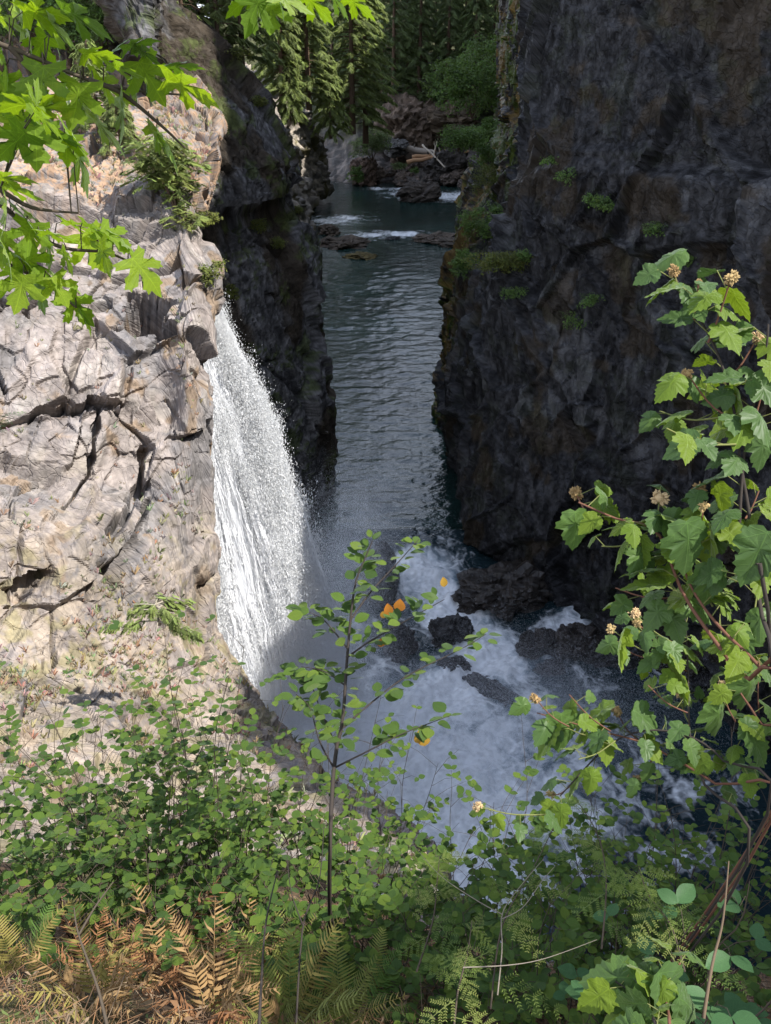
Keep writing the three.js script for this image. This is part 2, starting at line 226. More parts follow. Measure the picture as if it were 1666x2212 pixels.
{
  const NU = 600, NV = 480;
  // finer spacing where the wall is in view
  const S = [[0, 0], [0.12, 0.24], [0.86, 0.74], [1, 1]], T = [[0, 0], [0.82, 0.46], [1, 1]];
  const pts = wallFoot.map(([x, z]) => V(x, 0, z)), nrm = pts.map((p, i) => { const a = pts[Math.max(0, i - 1)], b = pts[Math.min(pts.length - 1, i + 1)]; return V(-(b.z - a.z), 0, -(a.x - b.x)).normalize(); });
  const cache = new Map();
  const at = (s0, t0) => {
    const k = Math.round(s0 * (NU - 1)); if (!cache.has(k)) { const s = piece(S, s0), p = catAt(pts, s); cache.set(k, [p, catAt(nrm, s).normalize(), wallTop(p)]); }
    const [p, n, H] = cache.get(k), y = -1.5 + (H + 1.5) * piece(T, t0), far_ = sstep(-60, -78, p.z), back = lerp(piece([[-2, -0.3], [10, 0.5], [30, 2.4], [60, 5], [100, 12]], y), piece(wallProf, y), far_);
    return V(p.x + n.x * back, y, p.z + n.z * back);
  };
  const move = (p, n) => {
    const w = 0.7 * fbm(p.x * 0.22, p.y * 0.22, p.z * 0.22, 3, 205), c = Math.cos(-0.6), s = Math.sin(-0.6), h = (p.x - p.z) * 0.7, x = h * c - p.y * s + w, y = h * s + p.y * c + w, z = (p.x + p.z) * 0.7 + w;
    const line = (p.y - 27) + 0.55 * (h - 54), slab = sstep(-0.6, 0.5, line + 2 * fbm(h * 0.2, p.y * 0.2, 0, 3, 209)) * (p.z > -64 ? 1 : 0.4);   // smooth upper slab overhangs the broken lower rock
    let d = 1.6 * fracture(x, y, z, 10, 1.4, 0.8, 1, 211, 0.035) + 0.62 * fracture(h, p.y, z, 3.6, 0.7, 1.7, 1, 212, 0.05, 0.7) * lerp(1, 0.35, slab) + 0.26 * fracture(h, p.y, z, 1.3, 0.7, 1.7, 1, 213, 0.06, 0.8) * lerp(1, 0.5, slab) + 0.09 * fracture(p.x, p.y * 0.5, p.z, 0.4, 0.8, 1.3, 0.8, 214);
    return d + 1.1 * slab - 0.4 + 0.5 * fbm(p.x * 0.12, p.y * 0.12, p.z * 0.12, 2, 215) + 0.05 * fbm(p.x * 1.6, p.y * 0.6, p.z * 1.6, 3, 216);
  };
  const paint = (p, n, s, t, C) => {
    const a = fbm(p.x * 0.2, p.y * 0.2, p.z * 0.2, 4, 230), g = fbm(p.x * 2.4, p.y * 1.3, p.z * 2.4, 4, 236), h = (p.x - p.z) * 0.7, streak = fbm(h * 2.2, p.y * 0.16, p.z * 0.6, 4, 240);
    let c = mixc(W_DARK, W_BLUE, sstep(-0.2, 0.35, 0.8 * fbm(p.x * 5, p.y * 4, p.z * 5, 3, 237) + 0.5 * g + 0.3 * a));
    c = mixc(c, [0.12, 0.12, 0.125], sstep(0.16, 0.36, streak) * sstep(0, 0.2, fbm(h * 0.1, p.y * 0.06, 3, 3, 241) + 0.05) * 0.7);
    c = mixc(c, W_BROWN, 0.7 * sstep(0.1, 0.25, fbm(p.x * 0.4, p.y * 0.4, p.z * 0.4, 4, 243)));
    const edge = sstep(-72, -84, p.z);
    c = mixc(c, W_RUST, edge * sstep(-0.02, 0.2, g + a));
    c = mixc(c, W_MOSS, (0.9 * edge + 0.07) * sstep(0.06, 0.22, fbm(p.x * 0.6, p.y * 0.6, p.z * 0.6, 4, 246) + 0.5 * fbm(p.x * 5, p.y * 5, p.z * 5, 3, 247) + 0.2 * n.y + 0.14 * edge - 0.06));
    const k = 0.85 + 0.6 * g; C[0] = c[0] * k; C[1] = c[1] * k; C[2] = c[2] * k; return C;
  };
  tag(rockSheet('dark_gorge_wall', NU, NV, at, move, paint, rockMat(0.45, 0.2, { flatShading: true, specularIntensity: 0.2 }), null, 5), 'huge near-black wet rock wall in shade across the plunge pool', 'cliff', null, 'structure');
}
// left bank of the upper river: a lit rock face with an undercut foot, wooded above
{
  const foot = [[-14, -98], [-13.5, -120], [-14, -150], [-16, -178], [-18, -196], [-17.2, -210], [-15.2, -224], [-17, -236], [-26, -244], [-44, -250]], NU = 260, NV = 160;
  const P = [[-2, 2.2], [3.2, 2.6], [4.2, -0.6], [9, 0], [16, 1.6], [23, 4.6], [26, 9], [34, 22], [60, 70]];
  const at0 = wallAt(foot, (y) => piece(P, y), () => 60, NU), at = (s, t) => at0(s, Math.pow(t, 1.35));
  const move = (p) => 2.2 * fracture(p.x, p.y, p.z, 6, 0.9, 1.1, 1, 311) + 1.1 * fracture(p.x, p.y, p.z, 2.2, 0.8, 1.2, 1, 312) + 0.4 * fracture(p.x, p.y, p.z, 0.9, 1, 1, 1, 313) + 0.5 * fbm(p.x * 0.3, p.y * 0.3, p.z * 0.3, 4, 315);
  const paint = (p, n, s, t, C) => { const g = fbm(p.x * 1.2, p.y * 1.2, p.z * 1.2, 4, 330), a = fbm(p.x * 0.2, p.y * 0.2, p.z * 0.2, 3, 333); let c = mixc([0.26, 0.235, 0.21], [0.42, 0.37, 0.31], sstep(-0.1, 0.25, g)); c = mixc(c, [0.16, 0.14, 0.06], sstep(0.05, 0.2, a + 0.3 * n.y - 0.1)); const k = 0.85 + 0.5 * g; C[0] = c[0] * k; C[1] = c[1] * k; C[2] = c[2] * k; return C; };
  tag(rockSheet('upper_river_bank', NU, NV, (s, t) => at(1 - s, t), move, paint, rockMat(0.9, 0.12), null, 7), 'partly sunlit rock bank with undercut foot beyond the pillar', 'bank', null, 'structure');
}
// far bank and wooded hill closing the valley
{
  const NU = 200, NV = 150, at = (s, t) => { const x = lerp(-70, 75, s), zf = lerp(248, 470, Math.pow(t, 1.8)), f = zf - 255 - 4 * Math.sin(x * 0.21) - 0.006 * x * x; return V(x, f < 0 ? f * 0.12 : piece([[0, 0], [10, 2.6], [22, 8], [36, 17], [60, 24], [110, 38], [230, 60]], f), -zf); };
  const move = (p) => 1.5 * fracture(p.x, p.y, p.z, 5, 1.2, 0.8, 1, 411) + 1.1 * fracture(p.x, p.y, p.z, 2, 1.2, 0.8, 1, 412) + 0.4 * fracture(p.x, p.y, p.z, 0.9, 1, 1, 1, 413);
  const paint = (p, n, s, t, C) => { const g = fbm(p.x * 0.9, p.y * 0.9, p.z * 0.9, 4, 430); let c = mixc([0.13, 0.12, 0.11], [0.25, 0.21, 0.18], sstep(-0.1, 0.25, g)); c = mixc(c, [0.07, 0.075, 0.03], sstep(9, 16, p.y + 8 * g)); const k = 0.9 + 0.4 * g; C[0] = c[0] * k; C[1] = c[1] * k; C[2] = c[2] * k; return C; };
  tag(rockSheet('far_bank', NU, NV, at, move, paint, rockMat(0.9, 0.12), null, 7), 'rocky far bank and hillside closing the river valley', 'bank', null, 'structure');
}
// the bank the viewer stands on
const litterTex = texture(512, (u, v) => { const b = 0.62 + 0.5 * pfbm(u + 0.04 * pfbm(u, v, 8, 2, 5), v, 24, 4, 301) + 0.3 * pfbm(u, v * 0.3, 40, 3, 305); return [b, b * 0.95, b * 0.88]; }), litterMat = new THREE.MeshPhysicalMaterial({ vertexColors: true, map: litterTex, bumpMap: litterTex, bumpScale: 0.03, roughness: 0.95, specularIntensity: 0.3 });
function bankY(x, z) {
  const zf = -z, left = sstep(2.2, -1.6, x), slope = lerp(1.32, 1.1, left);
  let y = zf < 0.9 ? 34.25 + 0.05 * (0.9 - zf) : 35.25 - slope * zf;
  if (zf < 0.9) y = 35.25 - slope * 0.9 + 0.06 * (0.9 - zf);
  const drop = Math.max(0, zf - lerp(5.2, 10.5, left)); y -= drop * drop * lerp(0.9, 0.35, left);
  const side = Math.max(0, x - 9); y -= side * 0.4;
  return y + 0.16 * fbm(x * 0.8, 3, z * 0.8, 4, 501);
}
{
  const NU = 240, NV = 240, at = (s, t) => { const x = lerp(-26, 24, s), z = lerp(16, -13, t); return V(x, Math.max(-2, bankY(x, z)), z); };
  const move = (p) => 0.05 * fbm(p.x * 3, p.y, p.z * 3, 4, 511) + 0.03 * fracture(p.x, p.y, p.z, 0.35, 1, 1, 1, 512);
  const paint = (p, n, s, t, C) => { const g = fbm(p.x * 4, p.y * 4, p.z * 4, 4, 530), a = fbm(p.x * 0.9, 0, p.z * 0.9, 3, 535); let c = mixc([0.07, 0.05, 0.034], [0.19, 0.125, 0.075], sstep(-0.15, 0.3, g)); c = mixc(c, [0.11, 0.115, 0.04], sstep(0.1, 0.3, a)); const k = 0.9 + 0.5 * g; C[0] = c[0] * k; C[1] = c[1] * k; C[2] = c[2] * k; return C; };
  tag(rockSheet('bank_ground', NU, NV, at, move, paint, litterMat, null, 1.2), 'brown litter-covered slope of the near bank under the shrubs', 'ground', null, 'structure');
}

// ------------------------------------------------------------------ water
const FALL_BASE = V(-6, 0, -39.5);
const riverY = (z) => 1.3 * sstep(-50, -64, z);
const seg = (x, z, ax, az, bx, bz) => { const dx = bx - ax, dz = bz - az, t = clamp(((x - ax) * dx + (z - az) * dz) / (dx * dx + dz * dz)); return Math.hypot(x - ax - dx * t, z - az - dz * t); };
function foamI(x, z) {
  let f = 1.35 * Math.exp(-(((x + 4.5) / 8.5) ** 2 + ((z + 37) / 8.5) ** 2)) + 1.15 * Math.exp(-(((x - 1.5) / 6.5) ** 2 + ((z + 31.5) / 7.5) ** 2));
  f = Math.max(f, 1.1 * Math.exp(-((seg(x, z, 2.6, -57.5, 7.5, -46.5) / 2.5) ** 2)), 1.0 * Math.exp(-((seg(x, z, 7, -47, 2, -42) / 3) ** 2)));
  f = Math.max(f, 0.72 * Math.exp(-(((x - 5) / 9) ** 2 + ((z + 38) / 9) ** 2)));
  f = Math.max(f, 0.92 * Math.exp(-((seg(x, z, -3, -184, 4, -186) / 3.2) ** 2)), 0.8 * Math.exp(-((seg(x, z, -15, -200, -8, -203) / 4) ** 2)), 0.95 * Math.exp(-((seg(x, z, 9, -238, 24, -232) / 6) ** 2)), 0.7 * Math.exp(-((seg(x, z, -2, -248, 6, -247) / 2.5) ** 2)));
  f = Math.max(f, 0.6 * Math.exp(-((seg(x, z, 14, -54, 11, -47) / 1.2) ** 2)));
  return f;
}
function foamAt(x, z) {
  const I = foamI(x, z); if (I < 0.04) return 0;
  const wx = x + 0.9 * fbm(x * 0.6, z * 0.6, 1, 3, 601), wz = z + 0.9 * fbm(x * 0.6, z * 0.6, 5, 3, 605);
  const w = worley(wx * 1.1, wz * 0.8, 0.5, 61), lace = 1 - sstep(0.0, 0.34, w.f2 - w.f1), n = 0.5 + 0.75 * fbm(wx * 0.55, wz * 0.45, 2, 5, 611) + 0.28 * fbm(wx * 3.1, wz * 2.6, 4, 3, 617) + 0.2 * (lace - 0.4);
  return sstep(1.0 - I - 0.4, 1.0 - I + 0.42, n + 0.16 * fbm(wx * 7, wz * 7, 8, 2, 619));
}
function waterY(x, z) {
  const I = clamp(foamI(x, z)), d = -z, fine = clamp(70 / d, 0.3, 1);
  let y = riverY(z) + 0.06 * fbm(x * 0.5, z * 0.4, 0, 3, 701) + (0.27 * fbm(x * 0.45 + 0.12 * z, z * 0.95, 0, 3, 705) + 0.09 * fbm(x * 1.4, z * 2.6, 0, 2, 707)) * (0.55 + 0.6 * vnoise(x * 0.07, z * 0.03, 2, 709));
  if (I > 0.05) y += I * (0.8 * fbm(x * 0.5, z * 0.5, 3, 4, 711) + 0.5 * Math.abs(fbm(x * 1.5, z * 1.5, 3, 4, 715)));
  return y;
}
function waterSheet(name, zNear, zFar, nu, nv, x0, x1, mat, label, vc) {
  const N = nu * nv, pos = new Float32Array(N * 3), uv = new Float32Array(N * 2), col = vc ? new Float32Array(N * 3) : null, idx = new Uint32Array((nu - 1) * (nv - 1) * 6), r = Math.log(zFar / zNear);
  for (let j = 0; j < nv; j++) { const z = -zNear * Math.exp(r * j / (nv - 1)), a = x0(z), b = x1(z); for (let i = 0; i < nu; i++) { const x = lerp(a, b, i / (nu - 1)), k = j * nu + i; pos[k * 3] = x; pos[k * 3 + 1] = waterY(x, z); pos[k * 3 + 2] = z; uv[k * 2] = (x + 14) / 44; uv[k * 2 + 1] = (z + 62.5) / 44; if (vc) { const f = foamAt(x, z), s = 0.8 + 0.6 * fbm(x * 0.15, z * 0.1, 0, 3, 731), c = mixc([0.018 * s, 0.042 * s, 0.036 * s], [0.78, 0.8, 0.8], f); col.set(c, k * 3); } } }
  let q = 0; for (let j = 0; j < nv - 1; j++) for (let i = 0; i < nu - 1; i++) { const a = j * nu + i, b = a + 1, c = a + nu, d = c + 1; idx[q++] = a; idx[q++] = b; idx[q++] = d; idx[q++] = a; idx[q++] = d; idx[q++] = c; }
  const g = new THREE.BufferGeometry(); g.setAttribute('position', new THREE.BufferAttribute(pos, 3)); g.setAttribute('uv', new THREE.BufferAttribute(uv, 2)); if (vc) g.setAttribute('color', new THREE.BufferAttribute(col, 3)); g.setIndex(new THREE.BufferAttribute(idx, 1)); g.computeVertexNormals();
  return tag(meshOf(name, g, mat), label, 'water', null, 'structure');
}
{
  const N = 1536, foam = new Float32Array(N * N);
  for (let j = 0; j < N; j++) for (let i = 0; i < N; i++) foam[j * N + i] = foamAt((i + 0.5) / N * 44 - 14, (j + 0.5) / N * 44 - 62.5);
  const F = (u, v) => foam[Math.min(N - 1, Math.floor(v * N)) * N + Math.min(N - 1, Math.floor(u * N))];
  const cmap = texture(N, (u, v) => { const f = F(u, v), x = u * 44 - 14, z = v * 44 - 62.5, fine = 0.86 + 0.3 * fbm(x * 4, z * 4, 0, 2, 741), milky = clamp(foamI(x, z)); const c = mixc(mixc([0.012, 0.024, 0.028], [0.2, 0.265, 0.31], sstep(0.15, 1.0, milky)), [0.84 * fine, 0.86 * fine, 0.87 * fine], f); return c; });
  const rmap = texture(512, (u, v) => 0.12 + 0.75 * F(u, v));
  cmap.wrapS = cmap.wrapT = rmap.wrapS = rmap.wrapT = THREE.ClampToEdgeWrapping;
  const pool = new THREE.MeshPhysicalMaterial({ map: cmap, roughnessMap: rmap, roughness: 1, ior: 1.33 });
  waterSheet('plunge_pool_water', 18.6, 62.4, 300, 330, (z) => Math.max(-14, z * 0.42 - 3), () => 30, pool, 'churning white and slate blue plunge pool at the foot of the falls', false);
  const ripple = texture(512, (u, v) => 0.5 + 0.55 * pfbm(u + 0.05 * pfbm(u, v, 6, 2, 3), v, 7, 4, 201) + 0.25 * (Math.abs(pfbm(u, v, 12, 3, 207)) - 0.15)); ripple.repeat.set(11, 20);
  pool.bumpMap = ripple; pool.bumpScale = 0.1;
  const river = new THREE.MeshPhysicalMaterial({ vertexColors: true, roughness: 0.05, ior: 1.45, bumpMap: ripple, bumpScale: 0.05 });
  waterSheet('river_water', 62.4, 266, 220, 420, (z) => lerp(-9, -34, sstep(62, 200, -z)), (z) => lerp(15, 42, sstep(62, 200, -z)), river, 'calm dark green river reach rippled with blue sky reflections', true);
}
// ------------------------------------------------------------------ waterfall
function bagGeo(P, I, UV, C) { const g = new THREE.BufferGeometry(); g.setAttribute('position', new THREE.BufferAttribute(Float32Array.from(P), 3)); if (UV) g.setAttribute('uv', new THREE.BufferAttribute(Float32Array.from(UV), 2)); if (C) g.setAttribute('color', new THREE.BufferAttribute(Float32Array.from(C), 3)); g.setIndex(I); g.computeVertexNormals(); return g; }
const FALL_T = 2.13, LIP = V(-10.4, 23.4, -48.2), GRAV = 9.8;
// flight of the strand w (0: near the lit cliff, 1: outer side) at time tau
function strand(w, tau, out) {
  const run = FALL_T * Math.pow(tau / FALL_T, 1.55);
  const vx = lerp(0.55, 3.8, w), vz = lerp(4.1, 2.7, w), lx = LIP.x + lerp(-1.5, 0.75, w), lz = LIP.z + lerp(1.2, -0.9, w);
  return (out ?? V()).set(lx + vx * run, LIP.y + 0.1 - 0.5 * GRAV * tau * tau - 0.4 * tau, lz + vz * run);
}
{
  const white = new THREE.MeshPhysicalMaterial({ color: new THREE.Color().setRGB(0.82, 0.83, 0.84), roughness: 0.95, transmission: 0.4 });
  const body = new THREE.MeshPhysicalMaterial({ color: new THREE.Color().setRGB(0.68, 0.7, 0.73), roughness: 0.85 });
  const fall = thing('waterfall', 'tall white waterfall plunging from the rock notch into the pool', 'waterfall');
  for (let layer = 0; layer < 3; layer++) {
    const nu = 90, nv = 260, P = [], I = [], off = V();
    for (let j = 0; j < nv; j++) for (let i = 0; i < nu; i++) {
      const w = i / (nu - 1), tau = FALL_T * Math.sqrt(j / (nv - 1)), p = strand(lerp(0.02, 0.93, w) + 0.02 * (layer - 1) + 0.03 * fbm(w * 6, j * 0.02, layer * 9, 3, 801), tau);
      const rough = 0.12 + 0.5 * (tau / FALL_T), q = rough * (fbm(w * 9, j * 0.018 - tau, layer * 5, 4, 811) + 0.6 * fbm(w * 26, j * 0.05, layer * 5, 3, 815));
      off.set(0.35, 0, 0.94); p.addScaledVector(off, 2.3 * q - 0.4 * layer); P.push(p.x, p.y, p.z);
    }
    for (let j = 0; j < nv - 1; j++) for (let i = 0; i < nu - 1; i++) { const w = i / nu, hole = fbm(w * 16, j * 0.03, layer * 3, 3, 821) + 0.4 * (Math.abs(w - 0.5) * 2) ** 3 + 0.12 * (w > 0.5 ? w - 0.5 : 0) > (layer < 2 ? 0.16 : 0.3); if (hole) continue; const a = j * nu + i; I.push(a, a + nu, a + 1, a + 1, a + nu, a + nu + 1); }
    meshOf('falling_sheet', bagGeo(P, I), body, fall);
  }
  // long torn strands of falling water
  {
    const r = rng(70), P = [], I = [], a = V(), b = V(), side = V();
    for (const [count, w0, w1, l0, l1, n] of [[900, 0.09, 0.26, 0.1, 0.26, 8], [5200, 0.025, 0.075, 0.06, 0.18, 6], [5200, 0.008, 0.028, 0.04, 0.14, 5]]) for (let k = 0; k < count; k++) {
      const w = r(), t0 = 0.02 + 0.92 * Math.sqrt(r()), band = fbm(w * 9, t0 * 1.1, 3, 3, 841); if (band < -0.04 && r() < 0.75) continue;
      const len = lerp(l0, l1, r()), wid = lerp(w0, w1, r() * r()) * (0.55 + 0.8 * t0), drift = (r() - 0.5) * 0.04, out = 0.25 + (r() - 0.4) * 1.5 * t0, wob = r() * 6, st = P.length / 3, ang = (r() - 0.5) * 1.6; side.set(Math.cos(ang), 0, Math.sin(ang));
      for (let j = 0; j <= n; j++) { const q = j / n, tau = FALL_T * Math.min(1, t0 + len * q), wv = lerp(0.01, 0.97, w) + drift * (0.3 + t0) + 0.006 * Math.sin(q * 7 + wob); strand(wv, tau, a); a.x += 0.2 + 0.06 * Math.sin(q * 9 + wob); a.z += out + 0.08 * Math.cos(q * 8 + wob); const hw = wid * Math.sin(Math.PI * (0.06 + 0.88 * q)) * (0.55 + 0.9 * hf(k, j, n, 5)); P.push(a.x - side.x * hw, a.y, a.z - side.z * hw, a.x + side.x * hw, a.y, a.z + side.z * hw); }
      for (let j = 0; j < n; j++) { const o = st + j * 2; I.push(o, o + 1, o + 2, o + 1, o + 3, o + 2); }
    }
    const m = meshOf('water_strands', bagGeo(P, I), new THREE.MeshPhysicalMaterial({ color: new THREE.Color().setRGB(0.76, 0.77, 0.79), roughness: 0.95, transmission: 0.45, side: THREE.DoubleSide }), fall); m.userData.kind = 'stuff';
  }
  // ragged shreds and drops thrown off the sheet
  const r = rng(71), base = new THREE.IcosahedronGeometry(1, 0), parts = [];
  for (let k = 0; k < 260; k++) { const g = base.clone(), s = 0.006 + 0.022 * r() * r(); { const a = g.attributes.position; for (let q = 0; q < a.count; q++) { const f = 0.55 + 0.9 * hf(Math.round(a.getX(q) * 50), Math.round(a.getY(q) * 50), Math.round(a.getZ(q) * 50), k); a.setXYZ(q, a.getX(q) * f, a.getY(q) * f, a.getZ(q) * f); } } g.applyMatrix4(new THREE.Matrix4().compose(V((r() + r() + r() - 1.5) * 0.4 * (0.4 + r()), (r() + r() + r() - 1.5) * 1.1, (r() + r() - 1) * 0.4), new THREE.Quaternion().setFromEuler(new THREE.Euler((r() - 0.5) * 0.5, r() * 6, (r() - 0.5) * 0.5)), V(s, s * (1.2 + 2.6 * r()), s))); parts.push(g); }
  const clump = mergeGeometries(parts), N = 1500, im = new THREE.InstancedMesh(clump, white, N), M = new THREE.Matrix4(), p = V(), q = new THREE.Quaternion(), S = V();
  let made = 0;
  while (made < N) {
    const w = r() < 0.7 ? 0.8 + 0.2 * r() : r(), tau = FALL_T * Math.sqrt(0.005 + 0.995 * r()), f = tau / FALL_T;
    if (fbm(w * 9, tau * 3 + 2 * fbm(w * 4, tau, 1, 2, 833), 4, 4, 831) + 0.12 * (r() - 0.5) < 0.02 && r() < 0.9) continue;
    strand(lerp(0.03, 0.96, w) + 0.05 * (r() + r() + r() - 1.5) * (1 + 2 * f), tau, p); p.x += (r() - 0.5) * 0.5 * f + 0.25; p.z += 0.55 + (r() - 0.35) * 1.1 * f;
    const sc = lerp(0.55, 1.35, f) * (0.5 + 0.8 * r()); q.setFromEuler(new THREE.Euler((r() - 0.5) * 0.4, r() * 6.3, (r() - 0.5) * 0.4 + 0.15)); M.compose(p, q, S.set(sc, sc * 1.25, sc)); im.setMatrixAt(made++, M);
  }
  im.name = 'water_shreds'; im.userData.kind = 'stuff'; fall.add(im);
}
// ------------------------------------------------------------------ drifting spray: clouds of fine droplets round the foot of the falls
{
  const r = rng(99), gs = () => (r() + r() + r() + r() - 2) * 0.9, drop = new THREE.OctahedronGeometry(1, 0), parts = [];
  for (let k = 0; k < 2400; k++) { const g = drop.clone(), s = 0.00115 * (0.6 + 0.9 * r()); g.scale(s, s, s); g.translate(gs() * 0.5, gs() * 0.5, gs() * 0.5); parts.push(g); }
  const cloud = mergeGeometries(parts), mat = new THREE.MeshPhysicalMaterial({ color: new THREE.Color().setRGB(0.9, 0.92, 0.95), roughness: 0.9, transmission: 0.5 });
  const blobs = []; // centre, spread, count, size
  const B = (c, s, n, z) => { for (let i = 0; i < n; i++) blobs.push([V(c.x + gs() * s.x, Math.max(0.3, c.y + gs() * s.y), c.z + gs() * s.z), z * (0.7 + 0.6 * r())]); };
  B(V(-5.5, 2, -39.5), V(4, 2.6, 3.4), 340, 4.4);
  B(V(-3.2, 5, -42), V(2.8, 3, 3), 150, 4.4);
  B(V(-2.2, 7, -48), V(1.8, 3.6, 5), 100, 4.8);
  B(V(0, 1.6, -36), V(5, 1.6, 6), 190, 4.8);
  B(V(9, 1.4, -40), V(7, 1.3, 5), 150, 5);
  const im = new THREE.InstancedMesh(cloud, mat, blobs.length), M = new THREE.Matrix4(), q = new THREE.Quaternion();
  blobs.forEach(([c, z], i) => { q.setFromEuler(new THREE.Euler(r() * 6, r() * 6, r() * 6)); M.compose(c, q, V(z, z, z)); im.setMatrixAt(i, M); });
  im.name = 'spray_mist'; scene.add(im); tag(im, 'pale blue spray mist drifting off the foot of the waterfall', 'mist', null, 'stuff');
}
// ------------------------------------------------------------------ boulders
const wetRock = rockMat(0.38, 0.08, { flatShading: true }), dryRock = rockMat(0.85, 0.1, { flatShading: true });
function boulder(label, c, size, seed, mat, tone, group, turn = 0) {
  const fine = size[0] < 2.7 && group ? 6 : 16;
  let g = mergeVertices(new THREE.IcosahedronGeometry(1, fine).deleteAttribute('normal').deleteAttribute('uv')); const a = g.attributes.position, col = new Float32Array(a.count * 3), uv = new Float32Array(a.count * 2), S = Math.max(size[0], size[1], size[2]);
  for (let i = 0; i < a.count; i++) {
    const n = V(a.getX(i), a.getY(i), a.getZ(i)).normalize(), sq = Math.pow(Math.abs(n.x) ** 3.2 + Math.abs(n.y) ** 3.2 + Math.abs(n.z) ** 3.2, -1 / 3.2), p = n.clone().multiplyScalar(lerp(1, sq, 0.75)), k = seed * 13.7;
    const d = 0.42 * fracture(p.x + k, p.y, p.z, 0.95, 1, 0.9, 1, seed, 0.08) + 0.2 * fracture(p.x + k, p.y, p.z, 0.36, 1, 0.8, 1, seed + 1, 0.12) + 0.07 * fracture(p.x + k, p.y, p.z, 0.14, 1, 1, 1, seed + 2) + 0.12 * fbm(p.x * 1.4 + k, p.y * 1.4, p.z * 1.4, 3, seed);
    p.addScaledVector(n, d); a.setXYZ(i, p.x * size[0], p.y * size[1], p.z * size[2]);
    const t = fbm(p.x * 5 + k, p.y * 5, p.z * 5, 4, seed + 7), f = 0.85 + 0.9 * t; col[i * 3] = tone[0] * f; col[i * 3 + 1] = tone[1] * f; col[i * 3 + 2] = tone[2] * f; uv[i * 2] = (p.x * size[0] + 0.6 * p.z * size[2]) / 4; uv[i * 2 + 1] = (p.y * size[1] + 0.5 * p.z * size[2]) / 4;
  }
  g.setAttribute('color', new THREE.BufferAttribute(col, 3)); g.setAttribute('uv', new THREE.BufferAttribute(uv, 2)); g.computeVertexNormals();
  const m = meshOf('boulder', g, mat); m.position.copy(c); m.rotation.y = turn; return tag(m, label, 'boulder', group);
}
const B_WET = [0.035, 0.033, 0.033], B_BRN = [0.16, 0.125, 0.095], B_MOS = [0.17, 0.13, 0.045];
const onW = (u, v) => { const p = level(u, v, 0.6); p.y = waterY(p.x, p.z); return p; };
boulder('round black wet boulder alone in the rapids right of the falls', onW(972, 1362).add(V(0, 0.35, 0)), [1.35, 1.15, 1.2], 21, wetRock, B_WET);
boulder('large glossy wet ledge rock at the foot of the dark wall', onW(1075, 1290).add(V(0.4, 0.5, -0.6)), [3.3, 1.5, 2.4], 22, wetRock, [0.05, 0.042, 0.036], null, 0.5);
boulder('low dark boulder left of its taller twin below the dark wall', onW(1162, 1388).add(V(0, 0.2, 0)), [1.25, 1.0, 1.0], 23, wetRock, [0.045, 0.038, 0.034], null, 0.3);
boulder('tall dark boulder beside the thin side cascade', onW(1245, 1388).add(V(0.1, 0.4, 0)), [1.35, 1.6, 1.2], 24, wetRock, [0.045, 0.037, 0.032], null, 1.1);
boulder('small flat black rock awash in front of the boulder pair', onW(1190, 1432).add(V(0, -0.25, 0)), [1.1, 0.55, 0.7], 25, wetRock, B_WET, null, 0.2);
boulder('long black slab rock awash slanting through the white water', onW(1068, 1478).add(V(0, -0.2, 0)), [1.9, 0.6, 0.75], 26, wetRock, B_WET, null, -0.75);
boulder('dark rock awash behind the long slab', onW(985, 1425).add(V(0, -0.15, 0)), [0.9, 0.5, 0.7], 27, wetRock, B_WET, null, 0.4);
boulder('upright square rock half lost in mist beside the falls', onW(822, 1290).add(V(0, 1.5, -0.5)), [1.15, 2.3, 1.1], 28, wetRock, [0.06, 0.06, 0.062], null, 0.2);
boulder('dark stump-like rock in the mist below the square rock', onW(862, 1392).add(V(0, 0.5, 0)), [0.95, 1.5, 0.9], 29, wetRock, [0.05, 0.045, 0.045], null, 0.9);
boulder('big rounded rock under the dark wall in the mist', onW(1330, 1400).add(V(0.5, 0.3, -1)), [2.6, 1.3, 1.8], 30, wetRock, B_WET, null, 0.9);
boulder('jagged brown rock shoal at the head of the calm reach by the pillar', level(742, 530, 1.2), [4.4, 1.3, 3.6], 31, dryRock, B_BRN, null, 0.3);
boulder('small brown rock at the upstream tip of the pillar-side shoal', level(712, 505, 1.2), [2.3, 1.5, 2.2], 32, dryRock, B_BRN, null, 1.3);
boulder('ochre mossy rock downstream of the pillar-side shoal', level(780, 556, 1.1), [2.7, 0.7, 2.4], 33, dryRock, B_MOS, null, 0.8);
boulder('brown rock shoal beside the mossy right wall', level(945, 520, 1.2), [3.6, 1.2, 3.2], 34, dryRock, B_BRN, null, 0.6);
boulder('brown rock wedged between shoal and mossy wall', level(990, 528, 1.2), [3.2, 1.3, 3.6], 35, dryRock, [0.13, 0.105, 0.08], null, 1.9);
boulder('small dark rock in the white rapid between the two shoals', level(850, 518, 1.1), [1.5, 0.6, 1.1], 36, wetRock, B_WET, null, 0.2);
boulder('wedge-shaped brown boulder in midstream below the log jam', level(905, 430, 1.6).add(V(0, 1, 0)), [4.6, 2.6, 3], 37, dryRock, [0.12, 0.1, 0.085], null, 0.25);
boulder('huge brown slab boulder behind the log jam', far(880, 278, 276), [9, 7, 6], 38, dryRock, [0.19, 0.14, 0.105], null, 0.7);
boulder('mossy round boulder beside the dark wall bushes', far(965, 262, 280), [8, 5, 6], 39, dryRock, [0.17, 0.13, 0.09], null, 0.2);
boulder('brown boulder on the far shore near the undercut bank', far(788, 372, 256), [4, 3.4, 3.4], 40, dryRock, [0.19, 0.13, 0.1], null, 1.2);
boulder('dark boulder under the log jam', far(960, 360, 258), [6, 4.2, 4], 41, dryRock, [0.1, 0.088, 0.08], null, 0.5);
